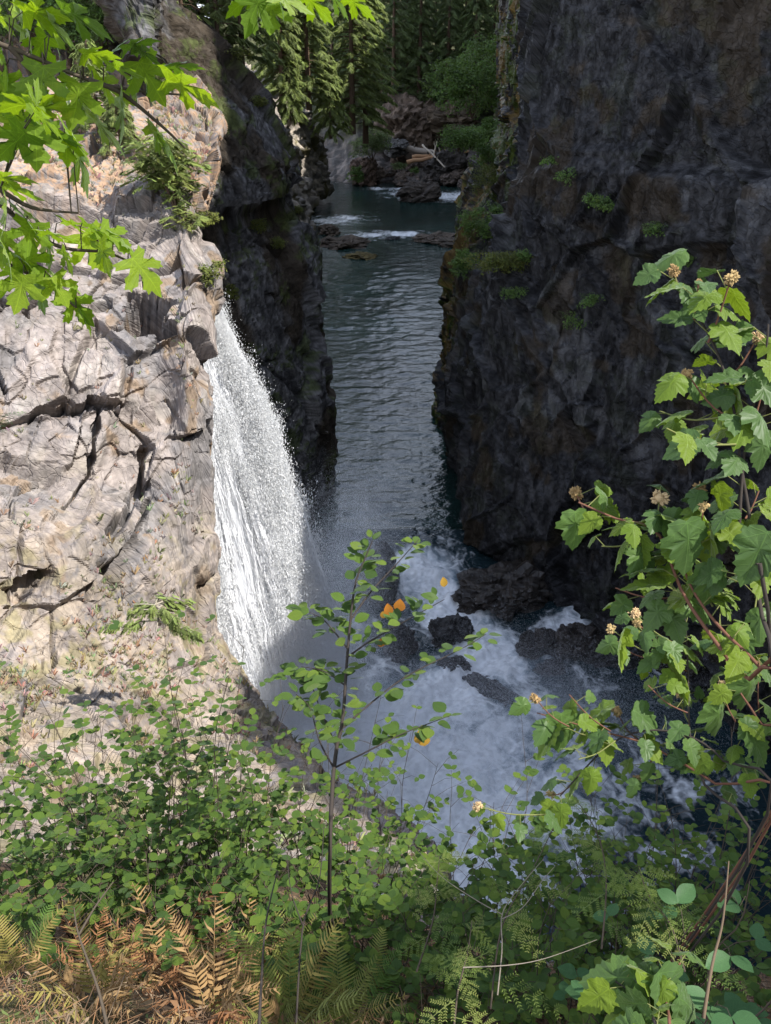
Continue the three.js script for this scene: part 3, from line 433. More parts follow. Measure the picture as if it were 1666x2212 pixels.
boulder('grey boulder on the far shore between log jam and bush', far(855, 318, 262), [4, 2.2, 3], 42, dryRock, [0.13, 0.125, 0.12], null, 2.2);
{ const r = rng(404); for (let k = 0; k < 26; k++) { const u = 775 + 245 * r(), v = 352 + 46 * r(), s = 0.7 + 1.3 * r(); boulder('small brown stone on the cobbly far shore', far(u, v, lerp(250, 264, (398 - v) / 46)), [s * 1.3, s * 0.8, s], 500 + k * 5, dryRock, mixc([0.12, 0.105, 0.095], [0.22, 0.165, 0.13], r()), 'stones on the far shore', r() * 6); } }
// ------------------------------------------------------------------ tubes for logs, stems and twigs
function tubeInto(bag, pts, r0, r1, seg = 6, closed = true) {
  const start = bag.P.length / 3, n = pts.length, up = V(0.31, 0.9, 0.3), T = V(), A = V(), B = V();
  for (let i = 0; i < n; i++) { T.copy(pts[Math.min(n - 1, i + 1)]).sub(pts[Math.max(0, i - 1)]).normalize(); A.crossVectors(T, up); if (A.lengthSq() < 1e-4) A.set(1, 0, 0); A.normalize(); B.crossVectors(T, A); const rad = lerp(r0, r1, i / (n - 1)); for (let k = 0; k < seg; k++) { const a = k / seg * Math.PI * 2, c = Math.cos(a) * rad, s = Math.sin(a) * rad; bag.P.push(pts[i].x + A.x * c + B.x * s, pts[i].y + A.y * c + B.y * s, pts[i].z + A.z * c + B.z * s); } }
  for (let i = 0; i < n - 1; i++) for (let k = 0; k < seg; k++) { const a = start + i * seg + k, b = start + i * seg + (k + 1) % seg; bag.I.push(a, b, a + seg, b, b + seg, a + seg); }
  if (closed) for (const e of [0, n - 1]) { const o = start + e * seg; for (let k = 1; k < seg - 1; k++) e ? bag.I.push(o, o + k, o + k + 1) : bag.I.push(o, o + k + 1, o + k); }
}
const newBag = () => ({ P: [], I: [] });
function curve(pts, n) { const out = []; for (let i = 0; i < n; i++) out.push(catAt(pts, i / (n - 1))); return out; }
const barkTex = texture(256, (u, v) => { const b = 0.72 + 0.5 * pfbm(u, v * 0.5, 16, 4, 91) + 0.15 * pfbm(u, v, 8, 3, 95); return [b, b * 0.96, b * 0.9]; });
const solid = (r, g, b, rough = 0.9, more = {}) => new THREE.MeshPhysicalMaterial({ color: new THREE.Color().setRGB(r, g, b), roughness: rough, specularIntensity: 0.25, ...more });
const logGrey = solid(0.3, 0.255, 0.21), logRed = solid(0.4, 0.235, 0.13), logPale = solid(0.5, 0.43, 0.34);
function log(label, a, b, r0, r1, mat, seed) { const r = rng(seed), pts = []; for (let i = 0; i < 9; i++) { const t = i / 8; pts.push(V().lerpVectors(a, b, t).add(V((r() - 0.5) * r0, (r() - 0.5) * r0 * 0.6, (r() - 0.5) * r0))); } const bag = newBag(); tubeInto(bag, pts, r0, r1, 9); for (let k = 0; k < 3; k++) { const p = V().lerpVectors(a, b, 0.3 + 0.6 * r()); tubeInto(bag, [p, p.clone().add(V((r() - 0.5) * 2, 1 + r(), (r() - 0.5) * 2))], r0 * 0.3, r0 * 0.1, 5); } return tag(meshOf('driftwood_log', bagGeo(bag.P, bag.I), mat), label, 'log', 'logs of the far log jam'); }
log('thick grey driftwood log at the back of the log jam', far(842, 314, 262), far(965, 336, 258), 0.95, 0.7, logGrey, 1);
log('reddish peeled log lying lowest across the log jam', far(878, 350, 256), far(1015, 328, 257), 0.6, 0.25, logRed, 2);
log('second reddish log just above the lowest one', far(890, 338, 257), far(985, 333, 257.5), 0.5, 0.3, logRed, 3);
log('thin pale pole slanting down across the log jam', far(912, 312, 256), far(962, 362, 252), 0.28, 0.2, logPale, 4);
log('short pale snag sticking up from the log jam', far(935, 338, 257), far(945, 305, 258), 0.26, 0.1, logPale, 5);
log('pale stick fanned upwards at the right end of the log jam', far(965, 338, 256), far(985, 318, 257), 0.24, 0.1, logPale, 6);
// ------------------------------------------------------------------ trees and bushes of the gorge
function leafMat(r, g, b, t = 0.4, coat = 0.15) { return new THREE.MeshPhysicalMaterial({ color: new THREE.Color().setRGB(r, g, b), roughness: 0.9, specularIntensity: 0.35, transmission: t, clearcoat: coat * 0.5, clearcoatRoughness: 0.45, side: THREE.DoubleSide }); }
// a flat drooping conifer spray, 1 m long, along +z
function sprayGeo(seed, pairs = 7, droop = 0.3) {
  const r = rng(seed), P = [], I = [], tri = (a, b, c) => { const o = P.length / 3; P.push(...a, ...b, ...c); I.push(o, o + 1, o + 2); };
  const ax = (z) => -droop * z * z;
  tri([-0.025, 0, 0], [0.025, 0, 0], [0, ax(1), 1]);
  for (let k = 0; k < pairs; k++) for (const s of [-1, 1]) { const z = (k + 0.6 + 0.5 * r()) / (pairs + 0.5), len = (0.42 * (1 - z) + 0.14) * (0.75 + 0.5 * r()), zt = z + len * 0.75, w = 0.07 + 0.05 * r(), y = ax(z), yt = ax(zt) - 0.1 * len + 0.06 * (r() - 0.5); tri([0, y, z - w], [s * len * 0.55, (y + yt) / 2 + 0.02, (z + zt) / 2 + w], [s * len, yt, zt]); tri([0, y, z - w], [s * len, yt, zt], [s * len * 0.6, (y + yt) / 2 - 0.02, (z + zt) / 2 - w]); }
  const g = new THREE.BufferGeometry(); g.setAttribute('position', new THREE.BufferAttribute(Float32Array.from(P), 3)); g.setIndex(I); g.computeVertexNormals(); return g;
}
function clumpGeo(seed, n = 16, leaf = 0.3) {
  const r = rng(seed), P = [], I = [];
  for (let k = 0; k < n; k++) { const c = V((r() - 0.5) * 1, (r() - 0.5) * 0.6, (r() - 0.5) * 1), d = V(c.x + (r() - 0.5), -0.25 + 0.3 * (r() - 0.5), c.z + (r() - 0.5)).normalize(), n_ = V((r() - 0.5) * 0.9, 1, (r() - 0.5) * 0.9), s = V().crossVectors(d, n_).normalize(), l = leaf * (0.7 + 0.6 * r()), o = P.length / 3; for (const [a, b] of [[0, 0], [0.45, 0.32], [1, 0], [0.45, -0.32]]) { const p = c.clone().addScaledVector(d, a * l).addScaledVector(s, b * l); p.y -= 0.12 * l * Math.abs(b) * 3; P.push(p.x, p.y, p.z); } I.push(o, o + 1, o + 2, o, o + 2, o + 3); }
  const g = new THREE.BufferGeometry(); g.setAttribute('position', new THREE.BufferAttribute(Float32Array.from(P), 3)); g.setIndex(I); g.computeVertexNormals(); return g;
}
const SPRAYS = [sprayGeo(1, 7, 0.3), sprayGeo(2, 8, 0.45)], CLUMPS = [clumpGeo(3, 16, 0.34), clumpGeo(4, 20, 0.28)];
const trunkMat = solid(0.11, 0.075, 0.052), greyBark = solid(0.16, 0.14, 0.12);
function crownMesh(parent, geo, mat, list) { // list of [pos, quat, scale, tint]
  const im = new THREE.InstancedMesh(geo, mat, list.length), M = new THREE.Matrix4(), S = V(), C = new THREE.Color(); list.forEach(([p, q, s, t], i) => { M.compose(p, q, S.set(s, s, s)); im.setMatrixAt(i, M); im.setColorAt(i, C.setRGB(t[0], t[1], t[2])); }); im.name = 'crown'; im.userData.kind = 'stuff'; parent.add(im); return im;
}
function conifer(name, label, base, h, R, seed, mat, opt = {}) {
  const { group, low = 0.08, size = 1.5, dens = 1, droop = 0.35, bare = 0 } = opt, r = rng(seed), t = thing(name, label, 'tree', base, group), bag = newBag(), list = [], ex = new THREE.Euler(0, 0, 0, 'YXZ');
  const lean = V((r() - 0.5) * 0.04 * h, 0, (r() - 0.5) * 0.04 * h), axis = (f) => V(lean.x * f * f, h * f, lean.z * f * f);
  tubeInto(bag, [0, 0.25, 0.5, 0.75, 1].map(axis), h * 0.016 + 0.05, 0.03, 7); meshOf('trunk', bagGeo(bag.P, bag.I), opt.bark ?? trunkMat, t);
  const lb = newBag(), nb = Math.round(62 * dens * Math.sqrt(h / 20));
  for (let k = 0; k < nb; k++) {
    const f = lerp(low, 0.985, Math.pow((k + r()) / nb, 0.85)), az = k * 2.39996 + (r() - 0.5), len = R * Math.pow(1 - f, opt.round ?? 0.72) * (0.62 + 0.5 * r()) * (1 + 0.3 * Math.sin(az * 2 + seed)) + 0.25, o = axis(f), d = V(Math.cos(az), 0, Math.sin(az));
    const pt = (s) => o.clone().addScaledVector(d, len * s).add(V(0, len * (0.12 * s - droop * s * s), 0)); tubeInto(lb, [pt(0), pt(0.5), pt(1)], 0.012 * len + 0.02, 0.01, 4, false);
    if (r() < bare) continue;
    const ns = Math.max(3, Math.round(len / size * 6.5 * dens));
    for (let j = 0; j < ns; j++) { const s = 0.22 + 0.78 * Math.pow((j + r()) / ns, 0.8), side = (r() - 0.5) * 2, p = pt(s); p.y += (r() - 0.5) * 0.25; ex.set(0.35 * s + 0.5 * (r() - 0.3), Math.atan2(d.x, d.z) + side * 0.95, (r() - 0.5) * 0.7); const b = 0.65 + 0.7 * r(); list.push([p, new THREE.Quaternion().setFromEuler(ex), size * (0.6 + 0.6 * r()) * (0.6 + 0.4 * (1 - s * 0.4)), [b, b * (0.95 + 0.1 * r()), b * (0.85 + 0.3 * r())]]); }
  }
  meshOf('branch', bagGeo(lb.P, lb.I), opt.bark ?? trunkMat, t);
  crownMesh(t, SPRAYS[seed & 1], mat, list); return t;
}
function bush(name, label, base, rad, seed, mat, opt = {}) {
  const { group, size = 0.9, n = 300, trunk = true, category = 'bush' } = opt, r = rng(seed), t = thing(name, label, category, base, group), list = [], ex = new THREE.Euler(), bag = newBag();
  const lobes = []; for (let k = 0; k < 7; k++) lobes.push([V((r() - 0.5) * 1.5 * rad[0], rad[1] * (0.5 + r() * 1.0), (r() - 0.5) * 1.5 * rad[2]), 0.35 + 0.4 * r()]);
  for (const [c] of lobes) tubeInto(bag, [V(0, -0.3, 0), V(c.x * 0.4, c.y * 0.55, c.z * 0.4), c], 0.03 + 0.018 * rad[1], 0.012, 5, false);
  if (trunk) meshOf('stem', bagGeo(bag.P, bag.I), trunkMat, t);
  for (let k = 0; k < n; k++) { const [c, q] = lobes[Math.floor(r() * lobes.length)], d = V(r() - 0.5, r() - 0.42, r() - 0.5).normalize().multiplyScalar(q * (0.55 + 0.5 * r())); const p = c.clone().add(V(d.x * rad[0], d.y * rad[1], d.z * rad[2])); ex.set((r() - 0.5) * 1.1, r() * 6.3, (r() - 0.5) * 1.1); const b = 0.65 + 0.7 * r(); list.push([p, new THREE.Quaternion().setFromEuler(ex), size * (0.6 + 0.7 * r()), [b * (0.9 + 0.25 * r()), b, b * 0.9]]); }
  crownMesh(t, opt.spray ? SPRAYS[seed & 1] : CLUMPS[seed & 1], mat, list); return t;
}
// one colour for each kind of plant
const M_CEDAR = leafMat(0.19, 0.24, 0.065, 0.4), M_FIR = leafMat(0.13, 0.18, 0.06, 0.35), M_DECID = leafMat(0.11, 0.19, 0.04, 0.45), M_MOSSY = leafMat(0.11, 0.13, 0.025, 0.35);
const plant = (u, v, zf) => far(u, v, zf);
const caster = new THREE.Raycaster(), rockFaces = ['dark_gorge_wall', 'dark_pillar_cliff', 'sunlit_cliff'].map((n) => scene.getObjectByName(n));
rockFaces.forEach((m) => { m.updateMatrixWorld(true); });
function rooted(u, v, zf) { caster.set(V(0, EYE, 0), rayOf(u, v).normalize()); let best = null; for (const m of rockFaces) { const one = m.material.side; m.material.side = THREE.DoubleSide; const h = caster.intersectObject(m, false)[0]; m.material.side = one; if (h && (!best || h.distance < best.distance)) best = h; } return best ? best.point.clone() : far(u, v, zf); }
conifer('cedar_tree', 'sunlit yellow-green cedar standing on the brink behind the dark pillar', plant(612, 235, 192), 34, 7, 11, M_CEDAR, { group: 'cedars above the upper river bank', size: 1.15, dens: 1.8, round: 0.5 });
conifer('cedar_tree', 'brightest tall sunlit cedar above the undercut rock bank', plant(668, 238, 198), 36, 7, 12, M_CEDAR, { group: 'cedars above the upper river bank', size: 1.15, dens: 1.8, round: 0.5 });
conifer('cedar_tree', 'small sunlit cedar drooping over the face of the rock bank', plant(715, 300, 199), 16, 4.2, 13, M_CEDAR, { group: 'cedars above the upper river bank', size: 1.0, dens: 1.4, droop: 0.6 });
conifer('cedar_tree', 'small pale cedar low on the left of the rock bank', plant(628, 262, 190), 10, 4, 17, M_CEDAR, { group: 'cedars above the upper river bank', size: 1.0, dens: 1.4, droop: 0.6 });
conifer('cedar_tree', 'half-shaded green cedar right of the sunlit cedars', plant(762, 290, 212), 44, 8, 14, M_CEDAR, { group: 'cedars above the upper river bank', size: 1.2, dens: 1.7, round: 0.5 });
conifer('cedar_tree', 'slim shaded green cedar at the right end of the bank', plant(790, 310, 222), 44, 7, 15, M_CEDAR, { group: 'cedars above the upper river bank', size: 1.2, dens: 1.7, round: 0.5 });
conifer('cedar_tree', 'cedar behind the two tall sunlit ones, half hidden', plant(640, 250, 214), 34, 8, 16, M_CEDAR, { group: 'cedars above the upper river bank', size: 1.2, dens: 1.7, round: 0.5 });
{ const r = rng(31); const spots = [[850, 240, 282], [905, 236, 286], [965, 232, 288], [1020, 230, 284], [1060, 225, 292], [880, 200, 304], [940, 195, 308], [1000, 195, 306], [825, 215, 300], [790, 220, 318], [1075, 190, 312], [860, 150, 330], [920, 140, 335], [985, 145, 332], [1045, 150, 334], [760, 190, 330], [720, 200, 300], [690, 205, 330]];
  spots.forEach(([u, v, z], i) => conifer('forest_conifer', 'dark conifer in the shaded forest wall beyond the river', plant(u, v, z), (z < 300 ? 40 : 32) + 10 * r(), 7.5 + 2.5 * r(), 40 + i, M_FIR, { group: 'dark forest beyond the river', size: 1.7, dens: 1.25, low: 0.02 })); }
bush('riverside_bush', 'broad leafy bush on the far shore left of the log jam', plant(805, 345, 254), [4.6, 4.4, 4], 61, M_FIR, { n: 520, size: 1.1 });
bush('riverside_bush', 'small green bush at the waterline near the undercut bank', plant(772, 395, 250), [2, 2.4, 2], 62, M_DECID, { n: 160, size: 0.9 });
bush('riverside_bush', 'low fern-like bush among stones below the log jam', plant(862, 366, 254), [1.9, 0.9, 1.5], 63, M_FIR, { n: 110, size: 0.8 });
bush('riverside_bush', 'tiny bright bush among boulders right of the low fern-like bush', plant(893, 376, 253), [1.1, 0.9, 1], 64, M_DECID, { n: 60, size: 0.7 });
bush('maple_tree', 'spreading green maple in shade beside the mossy wall top', plant(1020, 250, 150), [6, 5.5, 5], 65, M_DECID, { n: 900, size: 1.15, category: 'tree' });
bush('wall_bush', 'large dark green bush growing out of the mossy wall corner', rooted(1050, 318, 104), [3.4, 2.1, 2.6], 66, M_DECID, { n: 620, size: 0.72, group: 'bushes on the mossy wall corner' });
bush('wall_bush', 'dark green bush leaning out over the river from the wall', rooted(990, 322, 110), [2.6, 1.5, 2.2], 67, M_DECID, { n: 380, size: 0.7, group: 'bushes on the mossy wall corner' });
bush('wall_bush', 'ferny bush hanging below the large wall corner bush', rooted(1068, 368, 98), [2.2, 1.7, 1.8], 68, M_DECID, { n: 300, size: 0.6, group: 'bushes on the mossy wall corner' });
bush('wall_bush', 'mossy yellow-green cushion on the wall corner above the shoal', rooted(1052, 425, 95), [1.6, 1.9, 1.5], 69, M_MOSSY, { n: 260, size: 0.5, group: 'bushes on the mossy wall corner', trunk: false });
bush('wall_bush', 'ferny green cushion on the wall ledge beside the shoal', rooted(1040, 520, 93), [1.8, 1.5, 1.6], 70, M_DECID, { n: 300, size: 0.5, group: 'bushes on the mossy wall corner', trunk: false });
bush('wall_bush', 'yellow-green moss cushion at the lip of the lower wall ledge', rooted(1080, 585, 89), [2.1, 0.9, 1.5], 71, M_MOSSY, { n: 300, size: 0.5, group: 'bushes on the mossy wall corner', trunk: false });
bush('wall_bush', 'green fern clump at the outermost wall edge above the calm reach', rooted(1015, 600, 90), [1.2, 1.3, 1.2], 72, M_DECID, { n: 200, size: 0.45, group: 'bushes on the mossy wall corner', trunk: false });
{ const spots = [[1195, 350, 70], [1235, 385, 66], [1285, 440, 62], [1320, 455, 61], [1410, 500, 57], [1275, 655, 58], [1140, 560, 80], [1110, 640, 82], [1480, 560, 52], [1245, 700, 62]];
  const lb = ['highest on the smooth slab', 'beside the diagonal ledge', 'on the diagonal ledge', 'just below the diagonal ledge', 'at the low end of the diagonal ledge', 'in the crack of the lower wall', 'behind the moss cushions', 'on the lower wall near the river', 'near the shrub top', 'low on the wall in deep shade'];
  spots.forEach(([u, v, z], i) => bush('wall_fern', 'small fern tuft on the dark wall ' + lb[i], rooted(u, v, z).add(V(0, -0.2, 0.15)), [0.75, 0.45, 0.55], 80 + i, M_DECID, { n: 46, size: 0.42, trunk: false, group: 'fern tufts on the dark wall', category: 'fern' })); }
[[490, 640, 'beside the top of the falls', 0.8], [565, 495, 'in the crack under the slab', 0.6], [445, 480, 'below the stunted cedar', 0.9], [600, 530, 'on the brown lower face', 0.5], [455, 600, 'just above the lip of the falls', 0.7], [640, 460, 'at the outer edge under the slab', 0.5], [520, 130, 'near the top of the slab', 0.9], [560, 230, 'on the outer edge of the slab', 0.6]].forEach(([u, v, w, q], i) => bush('pillar_fern', 'green plant tuft on the dark pillar ' + w, rooted(u, v, 58).add(V(0, -0.25 * q, 0.1)), [0.9 * q, 0.7 * q, 0.7 * q], 120 + i, M_MOSSY, { n: 70, size: 0.38, trunk: false, group: 'plant tufts on the dark pillar', category: 'plant' }));
// on and above the sunlit cliff
bush('stunted_cedar', 'stunted sunlit cedar clinging to the brink of the bright cliff', rooted(372, 445, 44.2).add(V(0.2, -0.1, 0)), [1.75, 1.9, 1.5], 21, M_CEDAR, { n: 620, size: 0.5, spray: true, category: 'tree' });
bush('stunted_cedar', 'low part-bare cedar scrub just below the stunted cedar', rooted(405, 490, 44.5).add(V(0.1, -0.1, 0)), [0.9, 0.7, 0.9], 22, M_CEDAR, { n: 130, size: 0.4, spray: true, category: 'tree' });
conifer('spruce_sapling', 'pale green conifer sapling on the rusty upper slope', plant(215, 290, 52), 4.6, 1.7, 23, M_CEDAR, { size: 0.42, dens: 1.7 });
conifer('spruce_sapling', 'smaller pale conifer sapling right of its neighbour on the rusty slope', plant(262, 318, 50.5), 2.6, 1.2, 24, M_CEDAR, { size: 0.34, dens: 1.6 });
bush('slope_maple', 'pale sunlit maple bush at the top of the bright cliff', plant(215, 120, 63), [3.4, 2.6, 2.6], 25, M_DECID, { n: 620, size: 0.7, category: 'tree' });
bush('slope_maple', 'pale maple bush behind the hanging leaves at the frame corner', plant(70, 110, 66), [4.5, 3.2, 3], 26, M_DECID, { n: 700, size: 0.75, category: 'tree' });
bush('slope_maple', 'small sunlit maple bush at the edge of the brown brush', plant(285, 95, 64), [1.5, 1.3, 1.2], 27, M_DECID, { n: 170, size: 0.6, category: 'tree' });
conifer('brush_conifer', 'dark conifer filling the gap left of the sunlit cedars', plant(468, 110, 100), 15, 4.5, 161, M_CEDAR, { size: 0.9, dens: 1.5, group: 'brush above the pillar', round: 0.5 });
conifer('brush_conifer', 'dark conifer behind the shoulder of the pillar', plant(425, 90, 96), 14, 4.5, 162, M_CEDAR, { size: 0.9, dens: 1.5, group: 'brush above the pillar', round: 0.5 });
conifer('brush_conifer', 'shaded conifer between the pillar shoulder and the tall cedars', plant(525, 150, 110), 16, 4.5, 163, M_CEDAR, { size: 0.9, dens: 1.5, group: 'brush above the pillar', round: 0.5 });
{ const r = rng(55); [[330, 120, 70], [400, 105, 72], [470, 75, 74], [520, 60, 76], [360, 50, 76], [450, 20, 80]].forEach(([u, v, z], i) => conifer('brush_conifer', ['sparse brown conifer in the brush nearest the pale maples', 'sparse brown conifer in the middle of the brush above the pillar', 'sparse green-brown conifer above the pillar shoulder', 'sparse conifer at the outer end of the pillar brush', 'taller sparse conifer behind the pale maples', 'taller sparse conifer behind the pillar brush'][i], plant(u, v, z), 5 + 4 * r(), 2.2, 150 + i, M_CEDAR, { bare: 0.55, size: 0.8, group: 'brush above the pillar' })); }
{ // tufts of dry grass, fern and moss on the ledges, too many to count
  const r = rng(77), blade = (() => { const P = [], I = []; for (let k = 0; k < 9; k++) { const a = r() * 6.3, l = 0.6 + 0.5 * r(), b = 0.25 + 0.5 * r(), o = P.length / 3, dx = Math.cos(a), dz = Math.sin(a); P.push(-dz * 0.04, 0, dx * 0.04, dz * 0.04, 0, -dx * 0.04, dx * b * 0.5 + dz * 0.03, l * 0.7, dz * b * 0.5 - dx * 0.03, dx * b, l * 0.8, dz * b); I.push(o, o + 1, o + 2, o, o + 2, o + 3); } const g = new THREE.BufferGeometry(); g.setAttribute('position', new THREE.BufferAttribute(Float32Array.from(P), 3)); g.setIndex(I); g.computeVertexNormals(); return g; })();
  const cliff = scene.getObjectByName('sunlit_cliff').geometry, p = cliff.attributes.position, n = cliff.attributes.normal, list = [], cols = [[0.36, 0.3, 0.17], [0.32, 0.255, 0.165], [0.26, 0.26, 0.13], [0.4, 0.35, 0.24]];
  for (let k = 0; k < 60000 && list.length < 3800; k++) { const i = Math.floor(r() * p.count), row = Math.floor(i / 480) / 740, x = p.getX(i), y = p.getY(i), z = p.getZ(i), ny = n.getY(i); if (i % 480 > 311 || i % 480 < 86 || ny < 0.25) continue; const want = sstep(0.55, 0.3, row) * 0.55 + sstep(0.72, 0.8, row) * 0.8 + 0.05; if (r() > want || fbm(x * 0.5, y * 0.5, z * 0.5, 3, 91) < -0.02) continue; list.push([V(x, y - 0.03, z), new THREE.Quaternion().setFromEuler(new THREE.Euler((r() - 0.5) * 0.8, r() * 6, (r() - 0.5) * 0.8)), 0.16 + 0.34 * r() * r(), cols[Math.floor(r() * (row > 0.7 ? 2 : 4))].map((c) => c * (0.7 + 0.6 * r()))]); }
  const im = crownMesh(scene, blade, leafMat(1, 1, 1, 0.35), list); im.name = 'dry_grass'; tag(im, 'dry grass and brown bracken tufts on the sunlit ledges', 'grass', null, 'stuff');
}
// unseen firs added on the viewer's side to dapple the near bank with shade
conifer('shade_fir', 'broad unseen fir added beside the viewpoint to shade the near shrubs', V(11, 27, 3.2), 21.4, 4.6, 301, M_FIR, { size: 1.4, low: 0.3, dens: 0.95, round: 0.35, group: 'added shade firs beside the viewpoint' });
conifer('shade_fir', 'second broad unseen fir added for shade, nearer the gorge', V(11.8, 25, -2.4), 23, 4.6, 302, M_FIR, { size: 1.4, low: 0.3, dens: 0.95, round: 0.35, group: 'added shade firs beside the viewpoint' });
// ------------------------------------------------------------------ leaves
function veins(kind) { // light veins on a leaf, in leaf space (u across, v along)
  const N = 256, c = document.createElement('canvas'); c.width = c.height = N; const g = c.getContext('2d'); g.fillStyle = '#bdbdbd'; g.fillRect(0, 0, N, N);
  const r = rng(kind * 17 + 3); for (let k = 0; k < 900; k++) { const q = 165 + Math.floor(60 * r()); g.fillStyle = `rgba(${q},${q},${q - 12},0.35)`; g.beginPath(); g.arc(r() * N, r() * N, 2 + 7 * r(), 0, 7); g.fill(); }
  g.strokeStyle = '#ffffe0'; g.lineCap = 'round'; const L = (x0, y0, x1, y1, w) => { g.lineWidth = w; g.beginPath(); g.moveTo(x0 * N, (1 - y0) * N); g.quadraticCurveTo((x0 + x1) / 2 * N, (1 - (y0 + y1) / 2 - 0.02) * N, x1 * N, (1 - y1) * N); g.stroke(); };
  L(0.5, 0.02, 0.5, 1, 4);
  if (kind === 1) for (let k = 1; k < 9; k++) { const y = k / 10; L(0.5, y, 0.15, y + 0.16, 1.6); L(0.5, y, 0.85, y + 0.16, 1.6); }
  else { for (const [x, y] of [[0.95, 0.42], [0.05, 0.42], [0.9, 0.05], [0.1, 0.05]]) L(0.5, 0.08, x, y, 3); for (let k = 2; k < 9; k++) { const y = k / 10; L(0.5, y, 0.22, y + 0.15, 1.4); L(0.5, y, 0.78, y + 0.15, 1.4); } for (const s of [-1, 1]) for (let k = 1; k < 5; k++) { const x = 0.5 + s * k * 0.085, y = 0.1 + k * 0.065; L(x, y, x + s * 0.02, y + 0.16, 1.3); L(x, y, x + s * 0.14, y - 0.03, 1.3); } }
  const t = new THREE.CanvasTexture(c); t.flipY = true; t.magFilter = THREE.LinearFilter; return t;
}
const VEIN_OVAL = veins(1), VEIN_LOBE = veins(2);
const nearMat = (r, g, b, map, t = 0.5, coat = 0.16) => new THREE.MeshPhysicalMaterial({ color: new THREE.Color().setRGB(r, g, b), map, bumpMap: map, bumpScale: -0.0012, roughness: 0.85, specularIntensity: 0.3, transmission: t, clearcoat: coat, clearcoatRoughness: 0.42, side: THREE.DoubleSide });
// blade lies in x-z, tip towards +z, upper side +y; unit length
function ovalLeaf(width, fold, curl, seed, tipPow = 1) {
  const r = rng(seed), P = [], I = [], UV = [], n = 6;
  for (let k = 0; k <= n; k++) { const t = k / n, w = width * 0.5 * Math.pow(Math.sin(Math.PI * Math.pow(t, 0.9 * tipPow)), 0.75) * (k === 0 || k === n ? 0 : 0.94 + 0.12 * r()), y = -curl * t * t; for (const s of [-1, 0, 1]) { P.push(s * w, y + fold * Math.abs(s) * w + 0.012 * (r() - 0.5) - 0.25 * curl * s * s * w, t); UV.push(0.5 + s * 0.5 * (w / (width * 0.5 + 1e-6)), t); } }
  for (let k = 0; k < n; k++) for (let j = 0; j < 2; j++) { const a = k * 3 + j; I.push(a, a + 3, a + 1, a + 1, a + 3, a + 4); }
  return bagGeo(P, I, UV);
}
function lobedLeaf(half, centre, bendF, seed, ruff = 0.02) {
  const r = rng(seed), out = [...half.map(([x, z]) => [x, z]), ...half.slice(1, -1).reverse().map(([x, z]) => [-x * (0.93 + 0.14 * r()), z * (0.97 + 0.06 * r())])], n = out.length, rings = [0.3, 0.62, 1], P = [0, 0, centre], UV = [0.5, clamp(centre)], I = [];
  const Y = (x, z) => bendF(x, z) + ruff * Math.sin(z * 17 + seed) * Math.abs(x) + ruff * (r() - 0.5);
  P[1] = Y(0, centre);
  for (const q of rings) for (const [x0, z0] of out) { const x = x0 * q, z = centre + (z0 - centre) * q; P.push(x, Y(x, z), z); UV.push(0.5 + x * 0.75, clamp(z * 0.95 + 0.05)); }
  for (let k = 0; k < n; k++) { const m = (k + 1) % n; I.push(0, 1 + k, 1 + m); for (let q = 0; q < 2; q++) { const a = 1 + q * n; I.push(a + k, a + n + k, a + n + m, a + k, a + n + m, a + m); } }
  return bagGeo(P, I, UV);
}
const MAPLE_HALF = [[0, 0], [0.07, -0.02], [0.2, -0.07], [0.36, -0.1], [0.5, -0.16], [0.49, -0.06], [0.56, 0.0], [0.42, 0.08], [0.3, 0.14], [0.26, 0.17], [0.34, 0.23], [0.46, 0.27], [0.53, 0.25], [0.56, 0.34], [0.72, 0.42], [0.6, 0.47], [0.63, 0.56], [0.5, 0.53], [0.42, 0.55], [0.24, 0.43], [0.14, 0.38], [0.15, 0.48], [0.2, 0.6], [0.33, 0.68], [0.26, 0.74], [0.28, 0.83], [0.15, 0.83], [0.1, 0.92], [0, 1.04]];
const NINE_HALF = [[0, 0], [0.1, -0.06], [0.2, -0.04], [0.29, 0.0], [0.3, 0.06], [0.38, 0.1], [0.37, 0.17], [0.44, 0.22], [0.42, 0.3], [0.45, 0.36], [0.36, 0.39], [0.27, 0.41], [0.29, 0.49], [0.33, 0.54], [0.28, 0.59], [0.29, 0.67], [0.22, 0.7], [0.2, 0.78], [0.13, 0.82], [0.1, 0.9], [0.04, 0.93], [0, 1.0]];
const MAPLES = [0, 1, 2].map((k) => lobedLeaf(MAPLE_HALF, 0.26, (x, z) => -(0.12 + 0.1 * k) * z * z - (0.1 + 0.14 * k) * x * x + 0.07 * Math.abs(x), 600 + k, 0.03));
const NINES = [0, 1, 2].map((k) => lobedLeaf(NINE_HALF, 0.3, (x, z) => -(0.1 + 0.14 * k) * z * z + (0.25 - 0.3 * k) * Math.abs(x) - 0.2 * x * x, 620 + k, 0.05));
const OVALS = [ovalLeaf(0.72, 0.12, 0.06, 641), ovalLeaf(0.66, 0.25, 0.14, 642), ovalLeaf(0.8, 0.06, 0.2, 643)];
const SLIMS = [ovalLeaf(0.52, 0.2, 0.1, 651), ovalLeaf(0.48, 0.1, 0.2, 652)];
const BX = V(), BY = V(), BZ = V(), BM = new THREE.Matrix4();
function setLeaf(m, pos, dir, up, size) { BZ.copy(dir).normalize(); BX.crossVectors(up, BZ); if (BX.lengthSq() < 1e-6) BX.set(1, 0, 0); BX.normalize(); BY.crossVectors(BZ, BX); m.quaternion.setFromRotationMatrix(BM.makeBasis(BX, BY, BZ)); m.position.copy(pos); m.scale.setScalar(size); return m; }
const pick = (r, a) => a[Math.floor(r() * a.length)];
function leafOn(parent, geos, mats, r, pos, dir, up, size) { return setLeaf(meshOf('leaf', pick(r, geos), pick(r, mats), parent), pos, dir, up, size); }

